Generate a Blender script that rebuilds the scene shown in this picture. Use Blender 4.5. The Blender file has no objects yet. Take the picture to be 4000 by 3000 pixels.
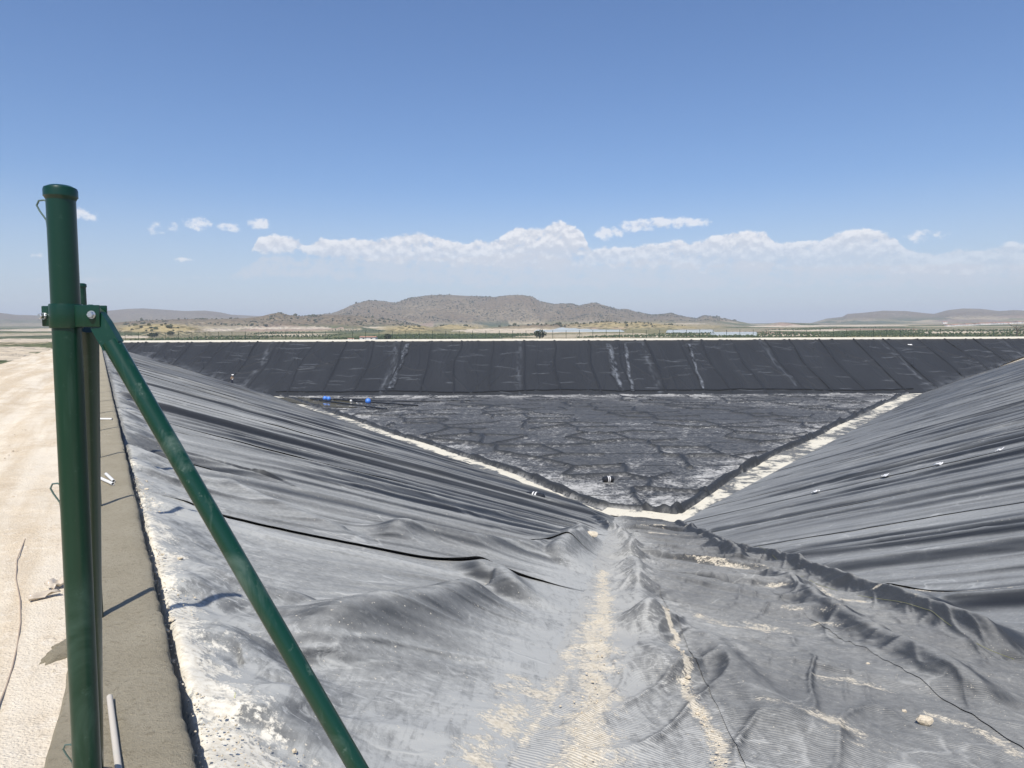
import bpy, bmesh, math, random
import numpy as np
from mathutils import Matrix, Vector

sc = bpy.context.scene
C = sc.collection
rng = np.random.default_rng(7)
random.seed(7)

# ------------------------------------------------------------------ camera
F = 2776.0                                   # focal length in photograph pixels (4000 wide)
PITCH, ROLL, CZ = math.radians(4.04), math.radians(-0.25), 1.58
cam_d = bpy.data.cameras.new('camera'); cam = bpy.data.objects.new('camera', cam_d); C.objects.link(cam)
cam_d.sensor_width = 36.0; cam_d.lens = F / 4000 * 36; cam_d.clip_start = 0.05; cam_d.clip_end = 60000
cam.matrix_world = Matrix.Translation((0, 0, CZ)) @ Matrix.Rotation(math.radians(90) - PITCH, 4, 'X') @ Matrix.Rotation(ROLL, 4, 'Z')
sc.camera = cam

# ------------------------------------------------------------------ light
SUN_EL = math.radians(57); SUN_DIR = Vector((0.15, 0.989, 0)).normalized()      # horizontal direction the light travels
ld = Vector((SUN_DIR.x * math.cos(SUN_EL), SUN_DIR.y * math.cos(SUN_EL), -math.sin(SUN_EL)))
sun_d = bpy.data.lights.new('sun', 'SUN'); sun = bpy.data.objects.new('sun', sun_d); C.objects.link(sun)
sun_d.energy = 4.2; sun_d.angle = math.radians(0.53); sun_d.color = (1.0, 0.955, 0.88)
sun.rotation_euler = ld.to_track_quat('-Z', 'Y').to_euler()
sc.view_settings.view_transform = 'Standard'; sc.view_settings.look = 'None'
sc.view_settings.gamma = 1; sc.view_settings.use_curve_mapping = False
sc.view_settings.exposure = 0.45
try:
    sc.cycles.use_denoising = True
    sc.cycles.max_bounces = 5; sc.cycles.volume_bounces = 0
    sc.cycles.transparent_max_bounces = 6
except Exception:
    pass

# ------------------------------------------------------------------ pixel <-> world helpers
cr, sr = math.cos(ROLL), math.sin(ROLL); cp, sp = math.cos(PITCH), math.sin(PITCH)
def ray(px, py):
    x = (px - 2000) / F; y = -(py - 1500) / F
    x, y = x * cr - y * sr, x * sr + y * cr
    return np.array([x, cp + y * sp, y * cp - sp])
def at_z(px, py, z):
    d = ray(px, py); return np.array([0, 0, CZ]) + d * ((z - CZ) / d[2])
def at_y(px, py, Y):
    d = ray(px, py); return np.array([0, 0, CZ]) + d * (Y / d[1])
def hit(px, py, fn, far=400.0):
    d = ray(px, py); lo, hi = 0.5, far
    for _ in range(60):
        m = (lo + hi) / 2; q = np.array([0, 0, CZ]) + d * m
        if q[2] > fn(q[0], q[1]): lo = m
        else: hi = m
    return q

# ------------------------------------------------------------------ node helpers
class NT:
    def __init__(s, tree): s.t = tree; s.n = tree.nodes; s.l = tree.links
    def add(s, typ, **kw):
        n = s.n.new(typ)
        for k, v in kw.items(): setattr(n, k, v)
        return n
    def set(s, sock, v):
        if v is None: return
        if hasattr(v, 'is_linked') or hasattr(v, 'links'): s.l.new(v, sock)
        else:
            if isinstance(v, (tuple, list)) and sock.type == 'RGBA' and len(v) == 3: v = (*v, 1)
            sock.default_value = v
    def math(s, op, a, b=None, c=None, clamp=False):
        n = s.add('ShaderNodeMath', operation=op, use_clamp=clamp)
        s.set(n.inputs[0], a); s.set(n.inputs[1], b)
        if c is not None: s.set(n.inputs[2], c)
        return n.outputs[0]
    def mixc(s, f, a, b, blend='MIX'):
        n = s.add('ShaderNodeMix', data_type='RGBA', blend_type=blend); n.clamp_factor = True
        s.set(n.inputs[0], f); s.set(n.inputs[6], a); s.set(n.inputs[7], b); return n.outputs[2]
    def mixf(s, f, a, b):
        n = s.add('ShaderNodeMix', data_type='FLOAT'); s.set(n.inputs[0], f); s.set(n.inputs[2], a); s.set(n.inputs[3], b); return n.outputs[0]
    def mapr(s, v, a, b, c=0.0, d=1.0, smooth=True):
        n = s.add('ShaderNodeMapRange', interpolation_type='SMOOTHSTEP' if smooth else 'LINEAR')
        s.set(n.inputs[0], v); n.inputs[1].default_value = a; n.inputs[2].default_value = b; n.inputs[3].default_value = c; n.inputs[4].default_value = d
        return n.outputs[0]
    def scale(s, v, sc_, loc=(0, 0, 0)):
        n = s.add('ShaderNodeMapping'); s.set(n.inputs[0], v); n.inputs['Scale'].default_value = sc_; n.inputs['Location'].default_value = loc; return n.outputs[0]
    def noise(s, v, scale, detail=4, rough=0.55, dist=0.0, dims='3D'):
        n = s.add('ShaderNodeTexNoise', noise_dimensions=dims); s.set(n.inputs['Vector'], v)
        n.inputs['Scale'].default_value = scale; n.inputs['Detail'].default_value = detail; n.inputs['Roughness'].default_value = rough; n.inputs['Distortion'].default_value = dist
        return n.outputs['Fac']
    def attr(s, name):
        n = s.add('ShaderNodeAttribute', attribute_name=name); return n
def new_mat(name):
    m = bpy.data.materials.new(name); m.use_nodes = True; t = NT(m.node_tree)
    b = m.node_tree.nodes['Principled BSDF']; return m, t, b
def bump(t, b, h, strength=0.3, dist=0.05):
    n = t.add('ShaderNodeBump'); n.inputs['Strength'].default_value = strength; n.inputs['Distance'].default_value = dist
    t.set(n.inputs['Height'], h); t.l.new(n.outputs[0], b.inputs['Normal'])

# ------------------------------------------------------------------ world: sky and clouds
world = bpy.data.worlds.new('World'); sc.world = world; world.use_nodes = True
wt = NT(world.node_tree); bg = world.node_tree.nodes['Background']
sky = wt.add('ShaderNodeTexSky', sky_type='NISHITA'); sky.sun_disc = False
sky.sun_elevation = SUN_EL; sky.sun_rotation = math.atan2(-SUN_DIR.x, -SUN_DIR.y)
sky.altitude = 600; sky.air_density = 1.15; sky.dust_density = 0.9; sky.ozone_density = 5.0
SKY_STR = 0.1
bg.inputs['Strength'].default_value = SKY_STR
tc = wt.add('ShaderNodeTexCoord'); sep = wt.add('ShaderNodeSeparateXYZ'); wt.l.new(tc.outputs['Generated'], sep.inputs[0])
AZ = wt.math('ARCTAN2', sep.outputs[0], sep.outputs[1]); EL = wt.math('ARCSINE', sep.outputs[2])
def azel(px, py):
    d = ray(px, py); d = d / np.linalg.norm(d); return math.atan2(d[0], d[1]), math.asin(d[2])
def curve(pts, src_px):
    n = wt.add('ShaderNodeFloatCurve'); m = n.mapping; cv = m.curves[0]
    a0, a1 = math.radians(-50), math.radians(50)
    P = sorted(((azel(x, y)[0] - a0) / (a1 - a0), azel(x, y)[1] / 0.3 + 0.2) for x, y in pts)
    while len(cv.points) < len(P): cv.points.new(0.5, 0.5)
    for q, (x, y) in zip(cv.points, P): q.location = (x, min(max(y, 0), 1)); q.handle_type = 'VECTOR'
    m.update(); wt.set(n.inputs['Value'], wt.math('DIVIDE', wt.math('SUBTRACT', AZ, a0), a1 - a0))
    return wt.math('MULTIPLY', wt.math('SUBTRACT', n.outputs[0], 0.2), 0.3)
vec = wt.add('ShaderNodeCombineXYZ'); wt.set(vec.inputs[0], AZ); wt.set(vec.inputs[1], wt.math('MULTIPLY', EL, 1.35))
V = vec.outputs[0]
vec2 = wt.add('ShaderNodeVectorMath', operation='ADD'); wt.set(vec2.inputs[0], V); vec2.inputs[1].default_value = (0.002, 0.009, 0.0)
def cloud_noise(v):
    big = wt.noise(v, 26, 3, 0.55); puff = wt.noise(v, 75, 6, 0.62)
    return wt.math('ADD', wt.math('MULTIPLY', wt.math('SUBTRACT', big, 0.5), 0.9), wt.math('MULTIPLY', wt.math('SUBTRACT', puff, 0.5), 1.3))
n1 = cloud_noise(V); n2 = cloud_noise(vec2.outputs[0])
tops = [(x, y - (9 if 1950 < x < 2290 or 2780 < x < 3010 or 3280 < x < 3450 else 0)) for x, y in [(-900, 1000), (-300, 1040), (300, 1100), (800, 1100), (975, 1010), (1000, 928), (1060, 918), (1165, 925), (1185, 960), (1250, 930), (1300, 940), (1400, 928), (1480, 938),
        (1560, 912), (1640, 908), (1730, 925), (1800, 950), (1880, 932), (1950, 940), (1975, 910), (2030, 890), (2090, 905), (2130, 892), (2185, 866), (2235, 888), (2280, 915), (2300, 975),
        (2400, 965), (2470, 963), (2560, 948), (2640, 935), (2700, 948), (2800, 925), (2870, 914), (2940, 906), (3000, 914), (3035, 950), (3110, 943), (3200, 931), (3300, 910), (3350, 902),
        (3430, 905), (3500, 920), (3530, 968), (3600, 985), (3700, 980), (3750, 968), (3800, 978), (3900, 960), (3960, 947), (4000, 943), (4300, 960), (4900, 1000)]]
bots = [(-900, 1060), (800, 1060), (975, 990), (1170, 995), (1300, 1020), (1700, 1030), (2000, 1060), (2250, 1060), (2350, 1040), (2700, 1060), (3100, 1075), (3500, 1075), (3700, 1075), (4000, 1075), (4900, 1080)]
T1 = curve(tops, 0); B1 = curve(bots, 0)
up = wt.math('DIVIDE', wt.math('SUBTRACT', T1, EL), 0.011)
dn = wt.math('DIVIDE', wt.math('SUBTRACT', EL, B1), 0.020)
f1 = wt.math('MINIMUM', up, dn)
# second, lower and fainter bank
tops2 = [(-900, 1100), (900, 1080), (1010, 1006), (1100, 998), (1250, 1012), (1400, 1005), (1600, 1000), (1800, 1005), (2000, 985), (2150, 990), (2300, 1035), (2380, 1030), (2560, 1010), (2640, 1012), (2760, 1030), (2950, 1020), (3150, 1040), (3400, 1030), (3800, 1030), (4000, 1030), (4900, 1030)]
bots2 = [(-900, 1090), (900, 1085), (1250, 1090), (2000, 1125), (2600, 1130), (3200, 1130), (4000, 1125), (4900, 1125)]
T2 = curve(tops2, 0); B2 = curve(bots2, 0)
f2 = wt.math('MINIMUM', wt.math('DIVIDE', wt.math('SUBTRACT', T2, EL), 0.012), wt.math('DIVIDE', wt.math('SUBTRACT', EL, B2), 0.02))
blobs = [(335, 838, 70, 34, .5), (615, 893, 45, 26, .25), (680, 885, 70, 26, .35), (770, 876, 80, 34, .55), (830, 895, 60, 20, .3), (890, 890, 75, 26, .5), (1010, 874, 55, 32, .55), (712, 1015, 45, 12, .3),
         (2380, 908, 70, 32, .6), (2490, 885, 90, 34, .65), (2580, 872, 70, 28, .6), (2690, 868, 100, 30, .65), (3600, 920, 110, 30, .45), (150, 1000, 45, 14, .2)]
fb = None
for cx, cy, wx, wy, amp in blobs:
    a, e = azel(cx, cy); a2, _ = azel(cx + wx, cy); _, e2 = azel(cx, cy - wy)
    dx = wt.math('DIVIDE', wt.math('SUBTRACT', AZ, a), abs(a2 - a)); dy = wt.math('DIVIDE', wt.math('SUBTRACT', EL, e), abs(e2 - e))
    q = wt.math('ADD', wt.math('MULTIPLY', dx, dx), wt.math('MULTIPLY', dy, dy))
    g = wt.math('MULTIPLY', wt.math('SUBTRACT', 1.0, q), amp)
    fb = g if fb is None else wt.math('MAXIMUM', fb, g)
fb = wt.math('MAXIMUM', fb, -2.0)
f1c = wt.math('MINIMUM', wt.math('MAXIMUM', f1, -2.0), 0.44)
dens1 = wt.math('ADD', f1c, wt.math('MULTIPLY', n1, 1.15))
densb = wt.math('ADD', wt.math('SUBTRACT', wt.math('MULTIPLY', fb, 1.35), 0.20), wt.math('MULTIPLY', n1, 1.7))
alb = wt.mapr(densb, 0.0, 0.65, 0.0, 0.72)
dens2 = wt.math('ADD', wt.math('MINIMUM', wt.math('MAXIMUM', f2, -2.0), 0.30), wt.math('MULTIPLY', n2, 1.2))
al1 = wt.mapr(dens1, -0.06, 0.34); al2 = wt.mapr(dens2, -0.15, 0.40, 0.0, 0.58)
low = wt.mapr(EL, azel(2000, 1085)[1], azel(2000, 925)[1], 0.42, 1.0)
al1 = wt.math('MAXIMUM', wt.math('MULTIPLY', wt.math('MULTIPLY', al1, low), 0.88), alb)
lit = wt.mapr(wt.math('ADD', wt.math('SUBTRACT', n1, n2), wt.math('MULTIPLY', wt.math('SUBTRACT', 1.6, up), 0.07)), -0.22, 0.30)
CW = 6.6
ccol = wt.mixc(lit, (0.79 * CW, 0.815 * CW, 0.88 * CW), (1.14 * CW, 1.12 * CW, 1.12 * CW))
hs = wt.add('ShaderNodeHueSaturation'); hs.inputs['Saturation'].default_value = 1.11; hs.inputs['Value'].default_value = 0.97; wt.l.new(wt.mixc(1.0, sky.outputs[0], (0.99, 0.945, 1.0), 'MULTIPLY'), hs.inputs['Color'])
veil = wt.mapr(EL, azel(2000, 700)[1], azel(2000, 1180)[1], 0.0, 0.42)
skyc = wt.mixc(veil, hs.outputs[0], (0.70 * CW, 0.755 * CW, 0.83 * CW))
col = wt.mixc(al2, skyc, (0.80 * CW, 0.835 * CW, 0.895 * CW))
col = wt.mixc(al1, col, ccol)
wt.l.new(col, bg.inputs['Color'])

# ------------------------------------------------------------------ numpy noise
def vnoise(x, y, seed=0):
    xi = np.floor(x).astype(np.int64); yi = np.floor(y).astype(np.int64); fx = x - xi; fy = y - yi
    fx = fx * fx * (3 - 2 * fx); fy = fy * fy * (3 - 2 * fy)
    def hsh(a, b):
        n = (a * 374761393 + b * 668265263 + seed * 974634521) & 0x7fffffff
        n = ((n ^ (n >> 13)) * 1274126177) & 0x7fffffff
        return ((n ^ (n >> 16)) & 0xffff) / 65535.0
    a = hsh(xi, yi); b = hsh(xi + 1, yi); c = hsh(xi, yi + 1); d = hsh(xi + 1, yi + 1)
    return (a + (b - a) * fx) * (1 - fy) + (c + (d - c) * fx) * fy - 0.5
def fbm(x, y, seed=0, o=4, g=0.5):
    s = 0; a = 1.0
    for i in range(o): s = s + a * vnoise(x * 2 ** i, y * 2 ** i, seed + i * 17); a *= g
    return s
def sstep(a, b, x):
    t = np.clip((x - a) / (b - a), 0, 1); return t * t * (3 - 2 * t)

# ------------------------------------------------------------------ mesh helpers
def tag(o, label=None, cat=None, group=None, kind=None):
    if label: o['label'] = label
    if cat: o['category'] = cat
    if group: o['group'] = group
    if kind: o['kind'] = kind
    return o
def empty(name, loc=(0, 0, 0), label=None, cat=None, group=None, kind=None):
    o = bpy.data.objects.new(name, None); C.objects.link(o); o.location = loc; o.empty_display_size = 0.2
    return tag(o, label, cat, group, kind)
def mesh_np(name, verts, faces, mat, parent=None, smooth=True, uv=None, attrs=None, mats=None, midx=None):
    """verts (n,3), faces (m,4) or (m,3) arrays -> one mesh object"""
    verts = np.asarray(verts, np.float32); faces = np.asarray(faces, np.int32); k = faces.shape[1]
    me = bpy.data.meshes.new(name); me.vertices.add(len(verts)); me.vertices.foreach_set('co', verts.ravel())
    me.loops.add(faces.size); me.loops.foreach_set('vertex_index', faces.ravel())
    me.polygons.add(len(faces)); me.polygons.foreach_set('loop_start', np.arange(0, faces.size, k, dtype=np.int32))
    me.polygons.foreach_set('use_smooth', np.full(len(faces), smooth))
    if midx is not None: me.polygons.foreach_set('material_index', np.asarray(midx, np.int32))
    if uv is not None:
        l = me.uv_layers.new(name='UVMap'); l.data.foreach_set('uv', np.asarray(uv, np.float32)[faces.ravel()].ravel())
    for an, av in (attrs or {}).items():
        a = me.attributes.new(an, 'FLOAT', 'POINT'); a.data.foreach_set('value', np.asarray(av, np.float32).ravel())
    me.update(calc_edges=True); me.validate()
    for m_ in (mats or [mat]): me.materials.append(m_)
    o = bpy.data.objects.new(name, me); C.objects.link(o); o.parent = parent
    return o
def grid_faces(n, m):
    i = np.arange(n * m).reshape(n, m)
    return np.stack([i[:-1, :-1], i[1:, :-1], i[1:, 1:], i[:-1, 1:]], -1).reshape(-1, 4)
def grid(name, X, Y, Z, mat, parent=None, U=None, Vv=None, attrs=None):
    n, m = X.shape; fc = grid_faces(n, m)
    P = np.stack([X, Y, Z], -1).reshape(-1, 3)
    a = P[fc[0, 1]] - P[fc[0, 0]]; b = P[fc[0, 3]] - P[fc[0, 0]]
    mid = fc[len(fc) // 2]; a = P[mid[1]] - P[mid[0]]; b = P[mid[3]] - P[mid[0]]
    if np.cross(a, b)[2] < 0: fc = fc[:, ::-1]
    uv = None if U is None else np.stack([U, Vv], -1).reshape(-1, 2)
    return mesh_np(name, P, fc, mat, parent, True, uv, {k: v.ravel() for k, v in (attrs or {}).items()})
class MB:
    """collects simple shapes, build() links them as one mesh object"""
    def __init__(s): s.bm = bmesh.new()
    def box(s, c, sz, rot=None):
        M = Matrix.Translation(c) @ (rot.to_4x4() if rot is not None else Matrix()) @ Matrix.Diagonal((*sz, 1))
        bmesh.ops.create_cube(s.bm, size=1, matrix=M); return s
    def tube(s, pts, r, seg=14, caps=True, hollow=False):
        pts = [Vector(p) for p in pts]; rs = r if isinstance(r, (list, tuple)) else [r] * len(pts)
        rings = []; prev = None
        for i, p in enumerate(pts):
            d = (pts[min(i + 1, len(pts) - 1)] - pts[max(i - 1, 0)]).normalized()
            a = prev if prev is not None else (Vector((0, 0, 1)) if abs(d.z) < 0.9 else Vector((1, 0, 0)))
            x = (a - d * a.dot(d)).normalized(); y = d.cross(x); prev = x
            rings.append([s.bm.verts.new(p + (x * math.cos(t) + y * math.sin(t)) * rs[i]) for t in [2 * math.pi * j / seg for j in range(seg)]])
        for a, b in zip(rings, rings[1:]):
            for j in range(seg): s.bm.faces.new((a[j], a[(j + 1) % seg], b[(j + 1) % seg], b[j]))
        if caps and not hollow:
            s.bm.faces.new(rings[0][::-1]); s.bm.faces.new(rings[-1])
        return s
    def lathe(s, prof, seg=28, M=Matrix()):
        rings = [[s.bm.verts.new(M @ Vector((r * math.cos(2 * math.pi * j / seg), r * math.sin(2 * math.pi * j / seg), z))) for j in range(seg)] for r, z in prof]
        for a, b in zip(rings, rings[1:]):
            for j in range(seg): s.bm.faces.new((a[j], a[(j + 1) % seg], b[(j + 1) % seg], b[j]))
        if prof[0][0] > 1e-4: s.bm.faces.new(rings[0][::-1])
        if prof[-1][0] > 1e-4: s.bm.faces.new(rings[-1])
        return s
    def blob(s, c, sz, seed=0, jit=0.25, sub=1):
        r_ = random.Random(seed); g = bmesh.ops.create_icosphere(s.bm, subdivisions=sub, radius=1)
        for v in g['verts']:
            f = 1 + (r_.random() - 0.5) * 2 * jit; v.co = Vector((v.co.x * sz[0] * f + c[0], v.co.y * sz[1] * f + c[1], v.co.z * sz[2] * f + c[2]))
        return s
    def build(s, name, mat, parent=None, smooth=True, bevel=0):
        bmesh.ops.remove_doubles(s.bm, verts=s.bm.verts, dist=1e-5)
        if bevel: bmesh.ops.bevel(s.bm, geom=s.bm.edges[:], offset=bevel, segments=2, affect='EDGES', profile=0.6)
        bmesh.ops.recalc_face_normals(s.bm, faces=s.bm.faces)
        me = bpy.data.meshes.new(name); s.bm.to_mesh(me); s.bm.free()
        if smooth:
            me.polygons.foreach_set('use_smooth', [True] * len(me.polygons))
            try: me.set_sharp_from_angle(angle=math.radians(40))
            except Exception: pass
        me.materials.append(mat); o = bpy.data.objects.new(name, me); C.objects.link(o); o.parent = parent
        return o

# ------------------------------------------------------------------ materials
def liner_material(name, dustcol, streak=1.0, fine=1.0, smear=0.0, rib=0.0, rough=0.5, sand_a=(0.50, 0.435, 0.32), sand_b=(0.64, 0.575, 0.455)):
    m, t, b = new_mat(name)
    uvn = t.add('ShaderNodeUVMap'); UV = uvn.outputs[0]
    dust = t.attr('dust').outputs['Fac']; sand = t.attr('sand').outputs['Fac']
    geo = t.add('ShaderNodeNewGeometry').outputs['Position']
    st = t.noise(t.scale(UV, (2.2, 0.10, 1)), 1.0, 5, 0.62)                # streaks down the slope
    st2 = t.noise(t.scale(UV, (9.0, 0.6, 1)), 1.0, 4, 0.6)
    cl = t.noise(geo, 0.55, 5, 0.62); fi = t.noise(geo, 14.0, 5, 0.68)
    v = t.math('ADD', t.math('MULTIPLY', t.math('SUBTRACT', st, 0.5), 0.55 * streak), t.math('MULTIPLY', t.math('SUBTRACT', st2, 0.5), 0.25 * streak))
    v = t.math('ADD', v, t.math('MULTIPLY', t.math('SUBTRACT', cl, 0.5), 0.3))
    v = t.math('ADD', v, t.math('MULTIPLY', t.math('SUBTRACT', fi, 0.5), 0.5 * fine))
    fac = t.math('MULTIPLY', dust, t.math('ADD', 1.0, t.math('MULTIPLY', v, 1.7)), clamp=True)
    if smear:
        sm = t.noise(t.scale(geo, (1.6, 2.6, 2.0)), 2.2, 7, 0.68, 1.6)
        smf = t.math('MULTIPLY', t.mapr(sm, 0.53, 0.66), t.attr('smear').outputs['Fac'])
        sm2 = t.noise(t.scale(geo, (3.0, 3.0, 3.0)), 6.0, 6, 0.7, 2.2)
        smf = t.math('ADD', smf, t.math('MULTIPLY', t.mapr(sm2, 0.58, 0.7, 0, 0.8), t.attr('smear').outputs['Fac']), clamp=True)
        br = t.noise(t.scale(geo, (5.0, .9, 2.0)), 2.0, 6, 0.72, 0.8)          # broom-like strokes
        mod = t.math('ADD', 1.0, t.math('MULTIPLY', t.math('MULTIPLY', t.math('SUBTRACT', br, 0.5), 2.2), t.attr('smear').outputs['Fac']))
        fac = t.math('MULTIPLY', fac, t.math('MAXIMUM', mod, 0.1))
        fac = t.math('ADD', fac, t.math('MULTIPLY', smf, smear), clamp=True)
    dv = t.add('ShaderNodeVectorMath', operation='ADD'); t.set(dv.inputs[0], t.scale(UV, (.9, .22, 1))); nz = t.add('ShaderNodeTexNoise'); t.set(nz.inputs['Vector'], geo); nz.inputs['Scale'].default_value = .9; nz.inputs['Detail'].default_value = 3
    sv = t.add('ShaderNodeVectorMath', operation='SCALE'); t.l.new(nz.outputs['Color'], sv.inputs[0]); sv.inputs['Scale'].default_value = .9; t.l.new(sv.outputs[0], dv.inputs[1])
    ve_ = t.add('ShaderNodeTexVoronoi', feature='DISTANCE_TO_EDGE'); t.l.new(dv.outputs[0], ve_.inputs['Vector']); ve_.inputs['Scale'].default_value = 1.3
    crl = t.math('MULTIPLY', t.mapr(ve_.outputs['Distance'], .035, .0), t.mapr(cl, .48, .62))
    fac = t.math('ADD', fac, t.math('MULTIPLY', crl, t.math('MULTIPLY', dust, .55)), clamp=True)
    base = t.mixc(fac, (0.017, 0.0185, 0.0205), dustcol)
    # sand lying on the sheet
    sn = t.noise(geo, 4.5, 7, 0.7); sn2 = t.noise(geo, 30, 4, 0.7)
    sf = t.math('SUBTRACT', t.math('ADD', sand, t.math('ADD', t.math('MULTIPLY', t.math('SUBTRACT', sn, 0.5), 2.6), t.math('MULTIPLY', t.math('SUBTRACT', sn2, 0.5), 1.8))), 0.52)
    sf = t.math('MULTIPLY', t.mapr(sf, -0.10, 0.30, 0.0, 0.92), t.mapr(sand, 0.02, 0.2))
    scol = t.mixc(t.mapr(sn2, .35, .65), sand_a, sand_b)
    scol = t.mixc(t.attr('lime').outputs['Fac'], scol, t.mixc(t.mapr(sn2, .35, .65), (.58, .53, .43), (.72, .68, .58)))
    base = t.mixc(sf, base, scol)
    spk = t.noise(geo, 34.0, 2, 0.5)                                        # crumbs of lime
    spf = t.math('MULTIPLY', t.mapr(spk, 0.70, 0.74), t.mapr(dust, 0.05, 0.3))
    base = t.mixc(spf, base, (0.55, 0.5, 0.4))
    t.l.new(base, b.inputs['Base Color'])
    rg = t.math('ADD', rough, t.math('MULTIPLY', fac, 0.45)); rg = t.math('MAXIMUM', rg, t.math('MULTIPLY', sf, 0.95), clamp=True)
    t.l.new(rg, b.inputs['Roughness']); b.inputs['Specular IOR Level'].default_value = 0.36
    hgt = t.math('ADD', t.math('MULTIPLY', fi, 0.25), t.math('ADD', t.math('MULTIPLY', st2, 0.8), t.math('ADD', t.math('MULTIPLY', crl, .5), t.math('MULTIPLY', sf, 0.8))))
    if rib:
        w = t.add('ShaderNodeTexWave', wave_type='BANDS', bands_direction='Y'); t.set(w.inputs['Vector'], UV); w.inputs['Scale'].default_value = rib; w.inputs['Distortion'].default_value = 0.4; w.inputs['Detail'].default_value = 1
        hgt = t.math('ADD', hgt, t.math('MULTIPLY', w.outputs['Fac'], 0.5))
    bump(t, b, hgt, 0.35, 0.03)
    if name == 'liner_far': b.inputs['Specular IOR Level'].default_value = 0.3
    return m
GREYDUST = (0.385, 0.385, 0.36)
M_left = liner_material('liner_left', GREYDUST, 1.0, 1.3, smear=0.6, rough=0.5)
M_corner = liner_material('liner_corner', (0.385, 0.38, 0.35), 0.8, 1.6, smear=0.6, rib=9.0, rough=0.5)
M_right = liner_material('liner_right', (0.36, 0.365, 0.35), 1.0, 1.0, rough=0.5)
M_far = liner_material('liner_far', (0.33, 0.36, 0.40), 1.0, 0.5, rough=0.62)

def floor_material():
    m, t, b = new_mat('liner_floor')
    geo = t.add('ShaderNodeNewGeometry').outputs['Position']
    dust = t.attr('dust').outputs['Fac']; clean = t.attr('clean').outputs['Fac']
    a = t.noise(t.scale(geo, (0.30, 0.26, 1)), 1.0, 6, 0.66, 0.6); a2 = t.noise(t.scale(geo, (2.2, 1.5, 1)), 1.0, 6, 0.72, 1.2)
    big = t.noise(geo, 0.035, 3, 0.5)
    f = t.math('ADD', t.math('MULTIPLY', a, 0.5), t.math('MULTIPLY', a2, 0.5))
    f = t.math('ADD', f, t.math('MULTIPLY', t.math('SUBTRACT', big, 0.5), 0.25))
    f = t.math('ADD', f, dust)
    a3 = t.noise(t.scale(geo, (1.5, 3.2, 1)), 1.0, 5, 0.7, 1.2)
    fac = t.math('ADD', t.mapr(f, 0.54, 0.70, 0.0, 0.7), t.math('ADD', t.math('MULTIPLY', t.mapr(a2, 0.3, 0.7), 0.16), t.math('MULTIPLY', t.mapr(a3, .55, .64, 0, .8), t.mapr(big, .40, .60, .1, 1.0))), clamp=True)
    fac = t.math('MULTIPLY', fac, t.math('SUBTRACT', 1.0, clean))
    col = t.mixc(fac, (0.022, 0.024, 0.026), (0.47, 0.46, 0.43))
    t.l.new(col, b.inputs['Base Color'])
    t.l.new(t.mixf(fac, 0.68, 0.85), b.inputs['Roughness'])
    bump(t, b, a2, 0.25, 0.1)
    return m
M_floor = floor_material()

def sand_material(name, c1, c2, c3, scale=1.0, bumpd=0.03, track=False):
    m, t, b = new_mat(name)
    geo = t.add('ShaderNodeNewGeometry').outputs['Position']
    a = t.noise(geo, 0.35 * scale, 6, 0.6); f = t.noise(geo, 9 * scale, 7, 0.72); g = t.noise(geo, 55 * scale, 4, 0.7)
    col = t.mixc(t.mapr(a, 0.35, 0.65), c1, c2)
    col = t.mixc(t.mapr(f, 0.5, 0.72, 0, 0.8), col, c3)
    v = t.add('ShaderNodeTexVoronoi', feature='F1'); t.set(v.inputs['Vector'], geo); v.inputs['Scale'].default_value = 38 * scale
    peb = t.mapr(v.outputs['Distance'], 0.25, 0.5)
    col = t.mixc(t.math('MULTIPLY', t.mapr(g, 0.55, 0.75), 0.5), col, (c1[0] * 0.55, c1[1] * 0.52, c1[2] * 0.5))
    t.l.new(col, b.inputs['Base Color']); b.inputs['Roughness'].default_value = 0.95; b.inputs['Specular IOR Level'].default_value = 0.15
    hgt = t.math('ADD', t.math('MULTIPLY', f, 1.0), t.math('ADD', t.math('MULTIPLY', g, 0.5), t.math('MULTIPLY', peb, -0.35)))
    bump(t, b, hgt, 0.7, bumpd)
    return m
M_road = sand_material('track_gravel', (0.60, 0.51, 0.385), (0.66, 0.575, 0.45), (0.70, 0.62, 0.50), 1.0, 0.03)
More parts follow.
